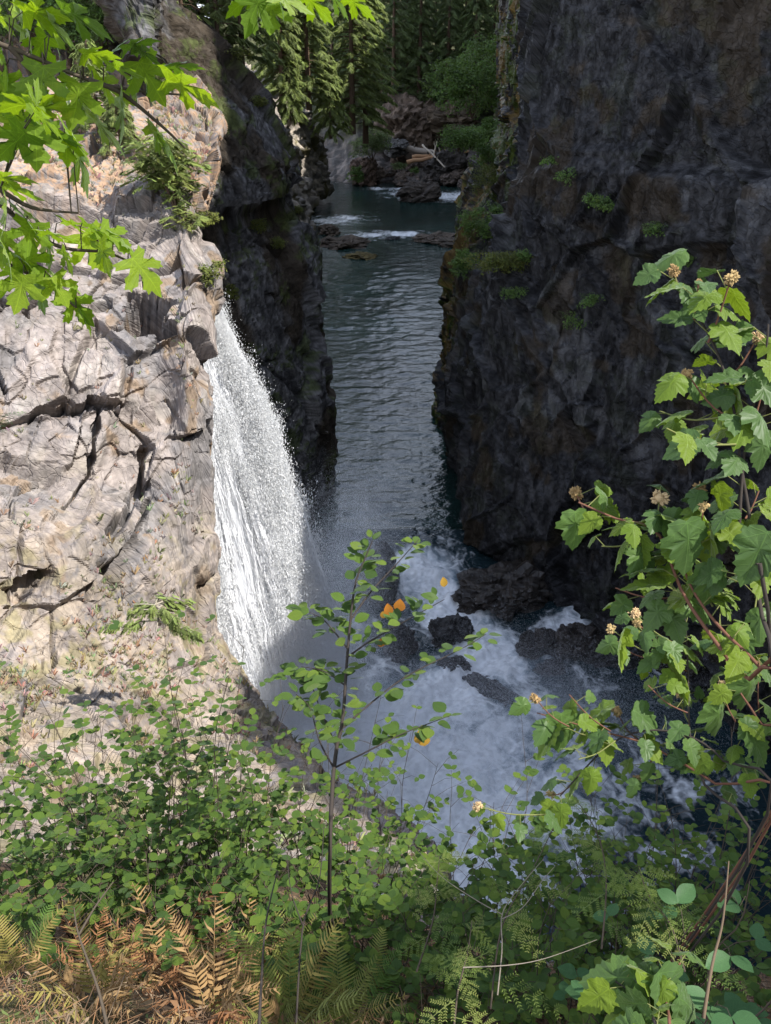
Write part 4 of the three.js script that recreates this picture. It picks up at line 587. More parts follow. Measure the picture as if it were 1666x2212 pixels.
// ------------------------------------------------------------------ maple boughs hanging into the frame
const MAPLE_MATS = [nearMat(0.27, 0.43, 0.006, VEIN_LOBE, 0.72, 0.1), nearMat(0.22, 0.37, 0.008, VEIN_LOBE, 0.7, 0.1), nearMat(0.14, 0.26, 0.01, VEIN_LOBE, 0.6, 0.12), nearMat(0.31, 0.46, 0.008, VEIN_LOBE, 0.72, 0.14)];
const twigMat = solid(0.07, 0.055, 0.04), redTwig = solid(0.13, 0.062, 0.04), paleTwig = solid(0.33, 0.29, 0.23), darkTwig = solid(0.04, 0.033, 0.028);
// pts: survey of the twig; leaves: [u, v, size in px, angle on the picture (0 right, 90 down), lean away, seeds]
function mapleBough(label, twigs, leaves, dist, seed, mats = MAPLE_MATS) {
  const r = rng(seed), origin = near(...twigs[0][0], dist), g = thing('maple_bough', label, 'branch', origin, 'maple boughs hanging over the viewpoint');
  const tw = twigs.map((t) => t.map(([u, v, d]) => near(u, v, dist + (d ?? 0)).sub(origin)));
  tw.forEach((t) => { const b = newBag(); tubeInto(b, curve(t, 14), 0.0065, 0.002, 6); meshOf('twig', bagGeo(b.P, b.I), twigMat, g); });
  for (const [u, v, px, ang, lean, dd] of leaves) {
    const dd2 = dd ?? (r() - 0.5) * 0.3, p = near(u, v, dist + dd2).sub(origin), a = THREE.MathUtils.degToRad(ang), size = px / FOCAL * (dist + dd2) * 0.58;
    const dir = V().addScaledVector(RIGHT, Math.cos(a)).addScaledVector(UPC, -Math.sin(a)).addScaledVector(FWD, 0.25 + 0.3 * (r() - 0.5)).normalize();
    // lean > 0: upper side turned away from the eye (seen from below), lean < 0: upper side towards the eye
    const up = V(0.12 * (r() - 0.5), 1, 0).addScaledVector(FWD, lean > 0 ? lean * 0.45 : lean).addScaledVector(RIGHT, 0.15 + 0.4 * (r() - 0.5));
    const base = p.clone().addScaledVector(dir, -size * 0.5); const m = leafOn(g, MAPLES, mats, r, base, dir, up, size);
    let best = null, bd = 9; for (const t of tw) for (let k = 0; k <= 12; k++) { const q = catAt(t, k / 12), d = q.distanceTo(base); if (d < bd) { bd = d; best = q; } }
    const b = newBag(); tubeInto(b, [best, best.clone().lerp(base, 0.5).add(V(0, 0.02, 0)), base], 0.0015, 0.001, 4, false); meshOf('leaf_stalk', bagGeo(b.P, b.I), twigMat, g);
  }
  return g;
}
mapleBough('maple bough of glowing green leaves reaching furthest right, top corner', [[[-160, 40], [0, 95], [90, 130], [190, 172], [290, 195], [400, 205]], [[190, 172], [260, 200], [345, 268], [400, 320]], [[20, 100], [60, 150], [80, 215]]], [
  [395, 135, 120, -25, 0.9], [420, 190, 185, 12, 1.1], [330, 178, 150, 55, -0.7], [300, 90, 120, -35, 0.8], [320, 118, 100, 20, 1], [272, 150, 120, 10, 0.9], [300, 200, 110, 65, 1], [250, 195, 150, 20, 1.0], [380, 385, 0, 0, 0], [355, 300, 130, 40, 1.1], [372, 318, 150, 48, 0.8], [270, 262, 150, 80, 1.0], [165, 232, 150, 105, 1.1], [235, 280, 170, 35, 0.9], [150, 180, 140, 70, 1.0], [90, 200, 160, 100, 1.2], [130, 60, 150, 30, 1.2], [190, 40, 170, 15, 1.2], [60, 60, 150, 60, 1.1], [20, 150, 140, 70, 1.0], [35, 240, 150, 110, 1.1], [75, 110, 120, 140, 1.0], [215, 110, 110, -20, 1.0], [250, 100, 100, -60, 0.9], [15, 40, 130, 20, 1.2], [100, 20, 140, -10, 1.2], [10, 210, 120, 90, 0.8], [110, 250, 100, 60, 1]].filter((l) => l[2]), 2.3, 11);
mapleBough('dark shaded maple bough silhouetted against the bright cliff', [[[-120, 340], [0, 410], [60, 445], [110, 455], [170, 460]]], [
  [125, 345, 150, -80, 1.3], [175, 370, 150, -15, 1.3], [60, 365, 150, 190, 1.2], [60, 430, 150, 175, 1.2], [120, 500, 170, 90, 1.3], [200, 460, 170, 10, 1.2], [270, 500, 200, 50, 1.0], [285, 560, 190, 60, 1.1], [30, 490, 170, 150, 1.2], [215, 505, 120, 100, 1.2], [165, 420, 130, 30, 1.2]].map((l) => [l[0] * 0.66, 200 + (l[1] - 330) * 0.72, l[2] * 0.85, l[3], l[4]]), 2.15, 12);
mapleBough('maple bough with pale shiny leaf tips, halfway down the frame edge', [[[-160, 330], [0, 440], [80, 510], [150, 538], [230, 545], [300, 575]]], [
  [45, 410, 150, 10, 1.0], [30, 380, 140, -10, 1.1], [60, 470, 140, 40, 1.0], [130, 505, 130, 0, 0.9], [175, 490, 120, 15, 0.9], [215, 500, 120, 25, 1.0], [255, 520, 130, 30, -0.5], [290, 535, 140, 35, 0.9], [230, 560, 120, 70, 0.9], [205, 545, 140, 60, -0.7], [320, 590, 150, 42, -0.6], [335, 600, 130, 48, 0.9], [110, 545, 120, 80, 1], [60, 520, 120, 110, 1], [20, 470, 130, 80, 1], [150, 565, 90, 60, 1.1], [90, 480, 120, 30, 1.0], [10, 540, 120, 100, 1.1]], 2.2, 13);
mapleBough('lowest maple bough drooping against the bright cliff', [[[-120, 480], [0, 560], [60, 590], [110, 620], [165, 665]]], [
  [75, 580, 130, 55, -0.6], [115, 605, 120, 40, 0.9], [140, 600, 140, 22, 0.9], [45, 635, 130, 105, 1.0], [90, 640, 120, 75, 0.9], [130, 630, 110, 60, -0.5], [175, 670, 130, 45, -0.5], [190, 685, 110, 50, 0.9], [20, 600, 130, 140, 1.0], [25, 560, 120, 60, 1.1], [50, 555, 110, 20, 1]], 2.25, 14);
mapleBough('maple spray dipping into the top edge above the sunlit cedars', [[[560, -160], [590, -70], [610, -20], [640, 5]], [[590, -70], [680, -40], [740, -5]]], [
  [545, 30, 150, 120, 1.0], [585, 40, 110, 95, 1.0], [635, 5, 140, 10, -0.6], [690, 12, 130, 25, 0.9], [520, 5, 120, 160, 1.1], [780, 8, 110, 12, 0.9], [735, 5, 110, 40, 0.9], [610, 15, 100, 70, 0.9], [560, 0, 120, 60, 1]], 2.2, 15);
mapleBough('unseen maple bough added above the frame to shade the dark bough', [[[-500, -500], [-100, -420], [300, -380], [620, -350]]], [[560, -330, 230, 30, 0.6], [430, -320, 230, 60, 0.5], [300, -330, 230, 20, 0.6], [200, -360, 220, 100, 0.7], [380, -400, 230, -20, 0.6], [500, -410, 230, 10, 0.6], [650, -370, 220, 0, 0.6], [260, -410, 220, 50, 0.6], [120, -330, 220, 80, 0.6], [460, -280, 220, 80, 0.6], [330, -280, 220, 45, 0.6]], 2.1, 16);  // out of view, added to cast shade on the bough below

// ------------------------------------------------------------------ shrubs with small oval leaves
const SNOW = [nearMat(0.105, 0.19, 0.018, VEIN_OVAL, 0.52), nearMat(0.08, 0.155, 0.016, VEIN_OVAL, 0.52), nearMat(0.145, 0.225, 0.02, VEIN_OVAL, 0.52), nearMat(0.06, 0.125, 0.016, VEIN_OVAL, 0.52)];
const SNOWBIG = [nearMat(0.06, 0.15, 0.05, VEIN_OVAL, 0.35, 0.15), nearMat(0.07, 0.165, 0.055, VEIN_OVAL, 0.35, 0.15)];
const JITTER = (r, a) => V((r() - 0.5) * a, (r() - 0.5) * a, (r() - 0.5) * a);
function shrub(label, at, h, opt = {}) {
  const { stems = 6, leaves = 200, leaf = 0.041, spread = 0.4, seed = 1, mats = SNOW, geos = OVALS, lean = V(0, 0, 0), from = 0.25, twigLen = 0.34, name = 'snowberry_shrub', category = 'shrub', group = 'leafy shrubs on the near bank', stemMat = twigMat } = opt;
  const r = rng(seed * 7919 + 5), base = V(at[0], bankY(at[0], at[1]) - 0.04, at[1]), g = thing(name, label, category, base, group); let left = leaves;
  for (let k = 0; k < stems; k++) {
    const a = (k / stems + r() * 0.12) * 6.283, out = spread * (0.35 + 0.75 * r()), hh = h * (0.7 + 0.34 * r()), tip = V(Math.cos(a) * out + lean.x, hh, Math.sin(a) * out + lean.z), pts = []; const b0 = V(Math.cos(a) * 0.06, 0, Math.sin(a) * 0.06);
    for (let i = 0; i < 6; i++) { const t = i / 5; pts.push(V(lerp(b0.x, tip.x, t * t * 0.7 + 0.3 * t), lerp(0, hh, t), lerp(b0.z, tip.z, t * t * 0.7 + 0.3 * t)).add(JITTER(r, 0.05 * (i ? 1 : 0)))); }
    const bag = newBag(); tubeInto(bag, curve(pts, 14), 0.003 + 0.0009 * h, 0.001, 5);
    const nt = Math.max(3, Math.round(hh * (1 - from) / 0.085)), todo = [];
    for (let j = 0; j < nt; j++) { const t = lerp(from, 1, (j + r() * 0.7) / nt), o = catAt(pts, t), az = a + (r() - 0.5) * 3.6 + (j % 2) * 1.8, len = twigLen * (1.15 - 0.6 * t) * (0.6 + 0.7 * r()), d = V(Math.cos(az), 0.45 + 0.35 * r(), Math.sin(az)).normalize(), e = o.clone().addScaledVector(d, len), m = o.clone().lerp(e, 0.5).add(V(0, 0.02, 0)); tubeInto(bag, [o, m, e], 0.0012, 0.0006, 4, false); todo.push([o, m, e, d, len]); }
    meshOf('stem', bagGeo(bag.P, bag.I), stemMat, g);
    let quota = Math.ceil(left / (stems - k)); left -= quota;
    let pass = 0; while (quota > 0 && pass++ < 40) for (const [o, m, e, d, len] of todo) { if (quota <= 0) break; const t = 0.2 + 0.8 * Math.sqrt(r()), p = catAt([o, m, e], t), side = V().crossVectors(d, V(0, 1, 0)).normalize(); for (const s of [-1, 1]) { if (quota-- <= 0) break; const dir = side.clone().multiplyScalar(s).addScaledVector(d, 0.35 + 0.7 * r()).add(V(0, -0.12 + 0.3 * (r() - 0.5), 0)); leafOn(g, geos, mats, r, p, dir, V((r() - 0.5) * 0.7, 1, (r() - 0.5) * 0.7), leaf * (0.7 + 0.55 * r())); } }
  }
  return g;
}
const spotX = (u, v, zf) => { const q = far(u, v, zf); return q.x; };
const S = (label, u, zf, vTop, opt) => { const x = spotX(u, vTop, zf), top = far(u, vTop, zf).y, y0 = bankY(x, -zf); return shrub(label, [x, -zf], Math.max(0.5, top - y0), { seed: Math.round(u + zf * 100), ...opt }); };
// left thicket, in the sun
S('leafy shrub at the frame edge in front of the sunlit ramp', 40, 3.0, 1500, { leaves: 190, spread: 0.5 });
S('tallest leafy shrub over the lower sunlit cliff', 210, 2.9, 1420, { leaves: 260, spread: 0.5 });
S('leafy shrub with sprays reaching up beside the cliff foot', 360, 3.0, 1400, { leaves: 230, spread: 0.42 });
S('leafy shrub in front of the pale strip of lit rock', 470, 3.2, 1490, { leaves: 230, spread: 0.45 });
S('bushy shrub low on the frame edge above the ferns', 90, 2.6, 1670, { leaves: 230, spread: 0.5 });
S('bushy shrub above the leftmost brown fern', 260, 2.7, 1690, { leaves: 240, spread: 0.5 });
S('bushy shrub above the middle brown ferns', 420, 2.6, 1720, { leaves: 220, spread: 0.45 });
S('tall airy shrub over the sunlit ramp near the frame edge', 120, 3.1, 1480, { leaves: 240, spread: 0.45, from: 0.45 });
S('tall airy shrub over the sunlit ramp in front of the falls foot', 300, 3.2, 1520, { leaves: 250, spread: 0.45, from: 0.45 });
S('airy shrub whose sprays cross the dark spur', 430, 3.4, 1470, { leaves: 220, spread: 0.35, from: 0.5 });
S('airy shrub beside the frame edge behind the ferns', 20, 2.7, 1640, { leaves: 240, spread: 0.45, from: 0.4 });
S('airy shrub in the middle of the left thicket', 200, 2.6, 1640, { leaves: 260, spread: 0.45, from: 0.4 });
S('airy shrub at the inner end of the left thicket', 390, 2.7, 1650, { leaves: 260, spread: 0.45, from: 0.4 });
// centre thicket
S('bright shrub left of the slender sapling under the dark spur', 560, 3.4, 1600, { leaves: 280, spread: 0.5 });
S('bright shrub at the foot of the slender sapling', 690, 3.3, 1590, { leaves: 290, spread: 0.5 });
S('bright shrub right of the sapling against white water', 820, 3.4, 1600, { leaves: 250, spread: 0.45 });
S('mid-height shrub below the bright shrubs, left of centre', 600, 2.7, 1830, { leaves: 270, spread: 0.5 });
S('mid-height shrub below the bright shrubs, in the centre', 740, 2.6, 1850, { leaves: 250, spread: 0.5 });
S('mid-height shrub at the lower edge of the white water', 880, 2.8, 1840, { leaves: 270, spread: 0.45 });
S('low shrub at the bottom edge right of the yellow fern', 790, 2.15, 2060, { leaves: 170, spread: 0.42 });
S('low shrub at the bottom edge under the bare forked branch', 920, 2.1, 2060, { leaves: 240, spread: 0.42 });
S('leafy shrub between the left thicket and the bright shrubs', 500, 2.8, 1690, { leaves: 260, spread: 0.5 });
S('leafy shrub rising between the tan fern and the rusty fern', 330, 2.2, 1900, { leaves: 150, spread: 0.35 });
S('sparse leafy shrub among the ferns at the frame edge', 110, 2.2, 1900, { leaves: 140, spread: 0.4 });
S('sparse leafy shrub between rusty and yellow ferns', 530, 2.1, 1950, { leaves: 150, spread: 0.35 });
S('low leafy shrub right of the tall yellow fronds', 690, 2.2, 1960, { leaves: 250, spread: 0.45 });
S('dense leafy shrub between the yellow fern and the bare forked branch', 850, 2.35, 1950, { leaves: 280, spread: 0.45 });
// right thicket, mostly in shade
S('shaded shrub just right of the white water gap', 1010, 2.9, 1800, { leaves: 230, spread: 0.45 });
S('shaded shrub below the hanging seed heads', 1150, 2.9, 1760, { leaves: 280, spread: 0.5 });
S('shaded shrub under the tall seed-head shrub', 1300, 2.9, 1790, { leaves: 280, spread: 0.5 });
S('shaded shrub by the thick slanting branch', 1440, 2.9, 1800, { leaves: 280, spread: 0.5 });
S('shaded shrub filling the frame edge below the slanting branch', 1580, 2.8, 1790, { leaves: 260, spread: 0.5 });
S('low shaded shrub beneath the feathery hemlock', 1060, 2.2, 1990, { leaves: 250, spread: 0.45 });
S('low shaded shrub right of the feathery hemlock', 1210, 2.2, 1960, { leaves: 250, spread: 0.45 });
S('low shaded shrub behind the thin brown cane', 1380, 2.2, 1950, { leaves: 260, spread: 0.45 });
S('low shaded shrub behind the large round leaves', 1530, 2.2, 1960, { leaves: 240, spread: 0.45 });
S('dense shaded shrub in the middle of the right thicket', 1260, 2.5, 1870, { leaves: 290, spread: 0.5 });
S('dense shaded shrub right of the middle of the thicket', 1420, 2.5, 1880, { leaves: 290, spread: 0.5 });
S('dense shaded shrub left of the middle of the thicket', 1100, 2.5, 1890, { leaves: 290, spread: 0.5 });
S('dark shrub along the bottom edge below the thicket', 1240, 1.9, 2080, { leaves: 240, spread: 0.42 });
S('dark shrub at the bottom edge under the lowest bare stick', 1020, 1.9, 2110, { leaves: 220, spread: 0.4 });
S('shaded shrub rising highest at the frame edge below the seed heads', 1640, 2.5, 1660, { leaves: 280, spread: 0.5, from: 0.4 });
S('shaded shrub rising behind the slanting branch', 1500, 2.7, 1690, { leaves: 280, spread: 0.5, from: 0.4 });
S('shaded shrub rising between the two seed-head shrubs', 1350, 2.8, 1710, { leaves: 260, spread: 0.45, from: 0.45 });
S('lowest shrub at the bottom edge beside the pointed lobed leaves', 1130, 1.75, 2130, { leaves: 160, spread: 0.35 });
S('near shrub with large round bluish leaves in the bottom corner', 1630, 1.25, 1860, { leaves: 40, leaf: 0.058, spread: 0.2, stems: 4, mats: SNOWBIG, twigLen: 0.14, from: 0.3 });
S('near shrub with round bluish leaves left of the thin brown cane', 1400, 1.45, 1990, { leaves: 26, leaf: 0.05, spread: 0.16, stems: 3, mats: SNOWBIG, twigLen: 0.13, from: 0.35 });

// ------------------------------------------------------------------ slender sapling before the falls
{
  const r = rng(808), D = 3.0, base = V(spotX(705, 1900, 2.75), 0, -2.75); base.y = bankY(base.x, base.z) - 0.05;
  const g = thing('serviceberry_sapling', 'slender dark-stemmed sapling with a few orange leaves before the waterfall', 'sapling', base), L = (u, v, d = 0) => near(u, v, D + d).sub(base);
  const main = [V(0, 0, 0), L(712, 1880), L(722, 1650), L(740, 1560), L(748, 1450), L(757, 1340), L(768, 1260), L(785, 1215), L(805, 1168)], limbs = [[L(757, 1340), L(800, 1280, 0.1), L(860, 1215, 0.15), L(905, 1165, 0.2)], [L(750, 1420), L(800, 1385, -0.1), L(870, 1345, -0.15), L(960, 1295, -0.2)], [L(738, 1575), L(800, 1520, 0.1), L(880, 1460, 0.15), L(1000, 1400, 0.2), L(1050, 1370, 0.25)], [L(720, 1660), L(800, 1620, -0.1), L(870, 1585, -0.1), L(975, 1545, -0.1)], [L(750, 1400), L(700, 1340, 0.1), L(660, 1320, 0.15)], [L(730, 1620), L(695, 1540, 0.1), L(665, 1470, 0.15), L(610, 1455, 0.2)], [L(722, 1660), L(690, 1600, -0.1), L(670, 1530, -0.1), L(640, 1500, -0.15)], [L(745, 1480), L(700, 1450, 0.05), L(650, 1440, 0.1)]];
  const stalk = (pts, r0, r1) => { const b = newBag(); tubeInto(b, curve(pts, 18), r0, r1, 6); meshOf('stem', bagGeo(b.P, b.I), darkTwig, g); };
  stalk(main, 0.0085, 0.0018); limbs.forEach((l) => stalk(l, 0.0036, 0.0011));
  const put = (pts, n, t0) => { for (let k = 0; k < n; k++) { const t = lerp(t0, 1, (k + r() * 0.8) / n), p = catAt(pts, t), q = catAt(pts, Math.min(1, t + 0.03)).sub(p).normalize(), a = r() * 6.3, dir = V(Math.cos(a), 0.1 * (r() - 0.5), Math.sin(a)).addScaledVector(q, 0.5); const e = p.clone().addScaledVector(dir.clone().normalize(), 0.012 + 0.02 * r()); leafOn(g, [...SLIMS, ...OVALS], SNOW, r, e, dir, V((r() - 0.5) * 1.1, 1, (r() - 0.5) * 1.1), 0.047 * (0.75 + 0.5 * r())); } };
  put(main, 58, 0.3); limbs.forEach((l) => put(l, 29, 0.2));
  const orange = [nearMat(0.62, 0.24, 0.03, VEIN_OVAL, 0.45), nearMat(0.62, 0.36, 0.05, VEIN_OVAL, 0.45)];
  for (const [u, v, s] of [[842, 1330, 0.05], [862, 1322, 0.05], [828, 1336, 0.03], [822, 1398, 0.035], [905, 1606, 0.055], [918, 1612, 0.05], [960, 1268, 0.04]]) { const p = L(u, v, 0.02 * r()); const m = leafOn(g, OVALS, orange, r, p, V(0.3 * (r() - 0.5), 0.9, 0.1), V(0.5 * (r() - 0.5), 0.25, 1), s); m.userData.label = 'orange autumn leaf'; }
}
// ------------------------------------------------------------------ seed-head shrub with lobed leaves
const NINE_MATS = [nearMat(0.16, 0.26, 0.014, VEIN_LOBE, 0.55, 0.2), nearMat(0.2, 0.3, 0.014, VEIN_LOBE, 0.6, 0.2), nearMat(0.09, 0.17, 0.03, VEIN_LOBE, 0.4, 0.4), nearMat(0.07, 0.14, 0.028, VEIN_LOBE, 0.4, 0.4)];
const stalkMat = solid(0.14, 0.15, 0.05);
const HEAD = (() => { const r = rng(5150), parts = []; for (let k = 0; k < 95; k++) { const d = V(r() - 0.5, r() - 0.42, r() - 0.5).normalize(), g = new THREE.OctahedronGeometry(0.13 + 0.07 * r(), 0); g.scale(1, 1, 1.7); const q = new THREE.Quaternion().setFromUnitVectors(V(0, 0, 1), d), c = d.clone().multiplyScalar(0.5 + 0.45 * r()); g.applyMatrix4(new THREE.Matrix4().compose(c, q, V(1, 1, 1))); parts.push(g); } const core = new THREE.IcosahedronGeometry(0.55, 1); parts.push(core); const g = mergeGeometries(parts.map((p) => p.index ? p.toNonIndexed() : p)); return g; })();
const headMats = [solid(0.36, 0.26, 0.12), solid(0.3, 0.2, 0.09), solid(0.42, 0.3, 0.16)];
function ninebark(label, base, stemsPx, twigs, extra, seed, D) {
  const r = rng(seed), g = thing('seed_head_shrub', label, 'shrub', base, 'shrubs with round brown seed heads'), L = (u, v, d = 0) => near(u, v, D + d).sub(base);
  const stems = stemsPx.map((s) => s.map((q) => q.length === 1 ? V(0, 0, 0) : L(...q)));
  stems.forEach((s, i) => { const b = newBag(); tubeInto(b, curve(s, 24), 0.0034, 0.0013, 6); meshOf('stem', bagGeo(b.P, b.I), i % 2 ? redTwig : darkTwig, g); });
  const leafy = (pts, n, t0, size) => { for (let k = 0; k < n; k++) { const t = lerp(t0, 0.97, (k + 0.7 * r()) / n), p = catAt(pts, t), q = catAt(pts, Math.min(1, t + 0.04)).sub(catAt(pts, Math.max(0, t - 0.04))).normalize(), a = r() * 6.3, out = V(Math.cos(a), 0.25, Math.sin(a)).addScaledVector(q, 0.4).normalize(), e = p.clone().addScaledVector(out, 0.02 + 0.016 * r()); const b = newBag(); tubeInto(b, [p, e], 0.0009, 0.0007, 4, false); meshOf('leaf_stalk', bagGeo(b.P, b.I), stalkMat, g); const dir = out.clone().add(V(0, -0.55 - 0.5 * r(), 0)), up = V((r() - 0.5) * 1.2, 0.8, (r() - 0.3) * 1.4); leafOn(g, NINES, NINE_MATS, r, e, dir, up, size * (0.65 + 0.5 * r())); } };
  stems.forEach((s) => leafy(s, 11, 0.3, 0.055));
  for (const [u, v, px, fu, fv] of twigs) { const d = (r() - 0.5) * 0.25, tip = L(u, v, d), from = L(fu, fv, d * 0.5), mid = from.clone().lerp(tip, 0.5).add(V(0, -0.01, 0)), pts = [from, mid, tip], b = newBag(); tubeInto(b, curve(pts, 8), 0.0017, 0.001, 5); const tw = meshOf('twig', bagGeo(b.P, b.I), r() < 0.5 ? redTwig : stalkMat, g); leafy(pts, 4, 0.15, 0.05); if (px) { const m = meshOf('seed_head', HEAD, pick(r, headMats), tw), s = px / FOCAL * D * 0.4; m.position.copy(tip); m.scale.set(s, s * 0.88, s); m.rotation.set(r() * 6, r() * 6, r() * 6); } }
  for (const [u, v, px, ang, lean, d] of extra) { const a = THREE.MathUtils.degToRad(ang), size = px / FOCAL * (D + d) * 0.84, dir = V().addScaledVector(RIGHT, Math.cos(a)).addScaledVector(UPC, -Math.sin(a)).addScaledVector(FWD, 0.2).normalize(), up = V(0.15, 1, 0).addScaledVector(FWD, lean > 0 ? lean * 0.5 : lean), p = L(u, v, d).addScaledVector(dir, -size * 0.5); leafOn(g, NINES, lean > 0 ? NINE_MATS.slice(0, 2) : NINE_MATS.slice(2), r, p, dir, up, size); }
  return g;
}
{
  const b1 = V(spotX(1600, 1800, 1.35) + 0.3, 0, -1.35); b1.y = bankY(b1.x, b1.z);
  ninebark('tall shrub with round brown seed heads and lobed leaves before the dark wall', b1,
    [[[0], [1690, 1650], [1640, 1300], [1620, 1120], [1600, 1000], [1585, 880], [1540, 740], [1440, 570]], [[0], [1700, 1600], [1600, 1460], [1480, 1290], [1420, 1150], [1330, 1120], [1250, 1085]], [[0], [1666, 1400], [1600, 1250], [1610, 960], [1650, 800], [1660, 700]], [[0], [1720, 1560], [1640, 1440], [1560, 1360], [1500, 1280], [1460, 1180]]],
    [[1455, 585, 34, 1500, 680], [1580, 600, 38, 1530, 740], [1510, 608, 16, 1500, 690], [1636, 730, 36, 1570, 820], [1485, 807, 30, 1590, 910], [1576, 822, 34, 1590, 900], [1656, 815, 36, 1620, 940], [1245, 1066, 42, 1290, 1120], [1425, 1076, 46, 1420, 1160], [1512, 1055, 38, 1500, 1180], [1520, 1095, 32, 1510, 1190], [1444, 1245, 36, 1480, 1300], [1520, 1225, 28, 1540, 1310], [1640, 1255, 24, 1630, 1340], [1425, 888, 0, 1570, 900], [1440, 925, 0, 1590, 960], [1300, 1180, 0, 1400, 1150], [1330, 1270, 0, 1480, 1290], [1640, 1060, 0, 1610, 1120], [1560, 1120, 0, 1620, 1180]],
    [[1440, 552, 90, 170, -0.6, 0], [1420, 625, 90, 150, 0.9, 0], [1600, 650, 100, 35, 0.9, 0], [1530, 640, 80, 60, -0.6, 0], [1245, 1150, 110, 85, -0.8, 0], [1370, 1125, 150, 190, 0.8, 0.05], [1480, 1125, 130, 15, 0.9, 0], [1490, 1190, 150, 80, -0.9, -0.05], [1545, 1170, 140, 60, 0.9, 0], [1535, 1270, 120, 85, -0.8, 0], [1450, 890, 90, 175, 0.9, 0], [1480, 925, 95, 170, 0.9, 0], [1630, 1210, 150, 110, -0.9, -0.1], [1560, 1080, 90, 70, 0.9, 0], [1600, 870, 90, 60, 0.9, 0], [1500, 845, 70, 60, -0.7, 0], [1330, 1190, 90, 130, 0.8, 0], [1390, 1195, 90, 80, 0.8, 0], [1650, 980, 100, 80, -0.6, 0], [1600, 1130, 90, 140, 0.8, 0]], 4242, 1.3);
  const b2 = V(b1.x - 0.25, 0, -1.9); b2.y = bankY(b2.x, b2.z);
  ninebark('lower shaded seed-head shrub with dark bare stems over the misty pool', b2,
    [[[0], [1600, 1900], [1520, 1690], [1492, 1600], [1486, 1430], [1480, 1330]], [[0], [1660, 1790], [1540, 1690], [1400, 1610], [1300, 1580], [1160, 1540]], [[0], [1640, 1800], [1560, 1640], [1450, 1580], [1330, 1600], [1210, 1720]], [[0], [1700, 1700], [1640, 1560], [1590, 1480], [1560, 1400]]],
    [[1370, 1325, 32, 1480, 1400], [1335, 1305, 26, 1440, 1400], [1378, 1345, 30, 1470, 1420], [1305, 1385, 0, 1480, 1440], [1320, 1358, 28, 1430, 1420], [1156, 1508, 30, 1230, 1570], [1332, 1536, 30, 1380, 1600], [1470, 1500, 26, 1488, 1560], [1230, 1500, 0, 1320, 1580], [1380, 1680, 28, 1420, 1620], [1190, 1716, 26, 1230, 1700], [1032, 1742, 26, 1180, 1760], [1220, 1570, 0, 1310, 1590], [1400, 1480, 0, 1486, 1540], [1560, 1480, 24, 1590, 1560], [1640, 1430, 26, 1640, 1540], [1600, 1600, 0, 1560, 1660], [1250, 1640, 0, 1330, 1600], [1430, 1400, 24, 1484, 1450], [1555, 1330, 0, 1570, 1420]],
    [[1180, 1600, 110, 120, 0.4, 0], [1215, 1590, 120, 85, -0.8, 0], [1330, 1400, 100, 110, 0.8, 0], [1560, 1560, 110, 70, -0.8, 0], [1625, 1500, 120, 80, -0.6, 0], [1480, 1480, 100, 60, 0.8, 0], [1290, 1540, 90, 150, 0.6, 0], [1400, 1560, 100, 40, -0.6, 0], [1600, 1400, 110, 100, -0.6, 0], [1640, 1620, 110, 60, -0.6, 0], [1500, 1400, 100, 20, 0.8, 0], [1240, 1700, 80, 120, 0.6, 0]], 4343, 1.9);
  const b3 = V(spotX(1400, 2300, 1.2), 0, -1.2); b3.y = bankY(b3.x, b3.z);
  ninebark('low shrub with big pointed lobed leaves at the bottom edge', b3, [[[0], [1420, 2260], [1390, 2170], [1330, 2120]], [[0], [1440, 2260], [1440, 2150], [1470, 2080]]], [], [[1310, 2110, 130, 175, -0.5, 0], [1390, 2130, 120, 160, 0.7, 0], [1430, 2110, 130, 20, 0.7, 0], [1360, 2160, 120, 190, 0.5, 0], [1450, 2150, 130, 60, -0.7, 0], [1400, 2190, 140, 110, -0.6, 0], [1500, 2180, 100, 40, -0.7, 0], [1330, 2190, 110, 150, 0.4, 0]], 4444, 1.5);
}
// ------------------------------------------------------------------ ferns
function frondGeo(seed, curl, n = 24, arch = 0.5) {
  const r = rng(seed), bag = { P: [], I: [] }, bend = (r() - 0.5) * 0.35, ax = (t) => V(bend * t * t, arch * (t - 1.15 * t * t), t * (1 - 0.12 * t));
  tubeInto(bag, [0, 0.2, 0.4, 0.6, 0.8, 1].map(ax), 0.006, 0.002, 4, false);
  for (let k = 0; k < n; k++) for (const s of [-1, 1]) {
    if (r() < 0.07 + 0.1 * curl) continue;
    const t = 0.12 + 0.87 * (k + 0.25 * (s > 0 ? 1 : 0)) / n, o = ax(t), len = 0.165 * Math.pow(Math.sin(Math.PI * Math.pow(clamp(t), 0.62)), 0.6) * (0.65 + 0.5 * r()) + 0.008, wid = 0.016 + 0.012 * (1 - t), fwd = 0.25 + 0.35 * t, st = bag.P.length / 3, seg = 4, dr = curl * (0.5 + r()) + 0.1, tw = curl * (r() - 0.5) * 2;
    for (let j = 0; j <= seg; j++) { const q = j / seg, x = o.x + s * len * q, y = o.y - dr * len * q * q + curl * 0.012 * Math.sin(q * 9 + k), z = o.z + len * q * fwd, hw = wid * (1 - q * q * 0.9) * (j ? 1 : 0.6) * (j % 2 ? 1.12 : 0.9), ty = tw * hw; bag.P.push(x, y - ty, z - hw * 0.5, x, y + ty, z + hw * 0.5); }
    for (let j = 0; j < seg; j++) { const a = st + j * 2; s > 0 ? bag.I.push(a, a + 1, a + 2, a + 1, a + 3, a + 2) : bag.I.push(a, a + 2, a + 1, a + 1, a + 2, a + 3); }
  }
  return bagGeo(bag.P, bag.I);
}
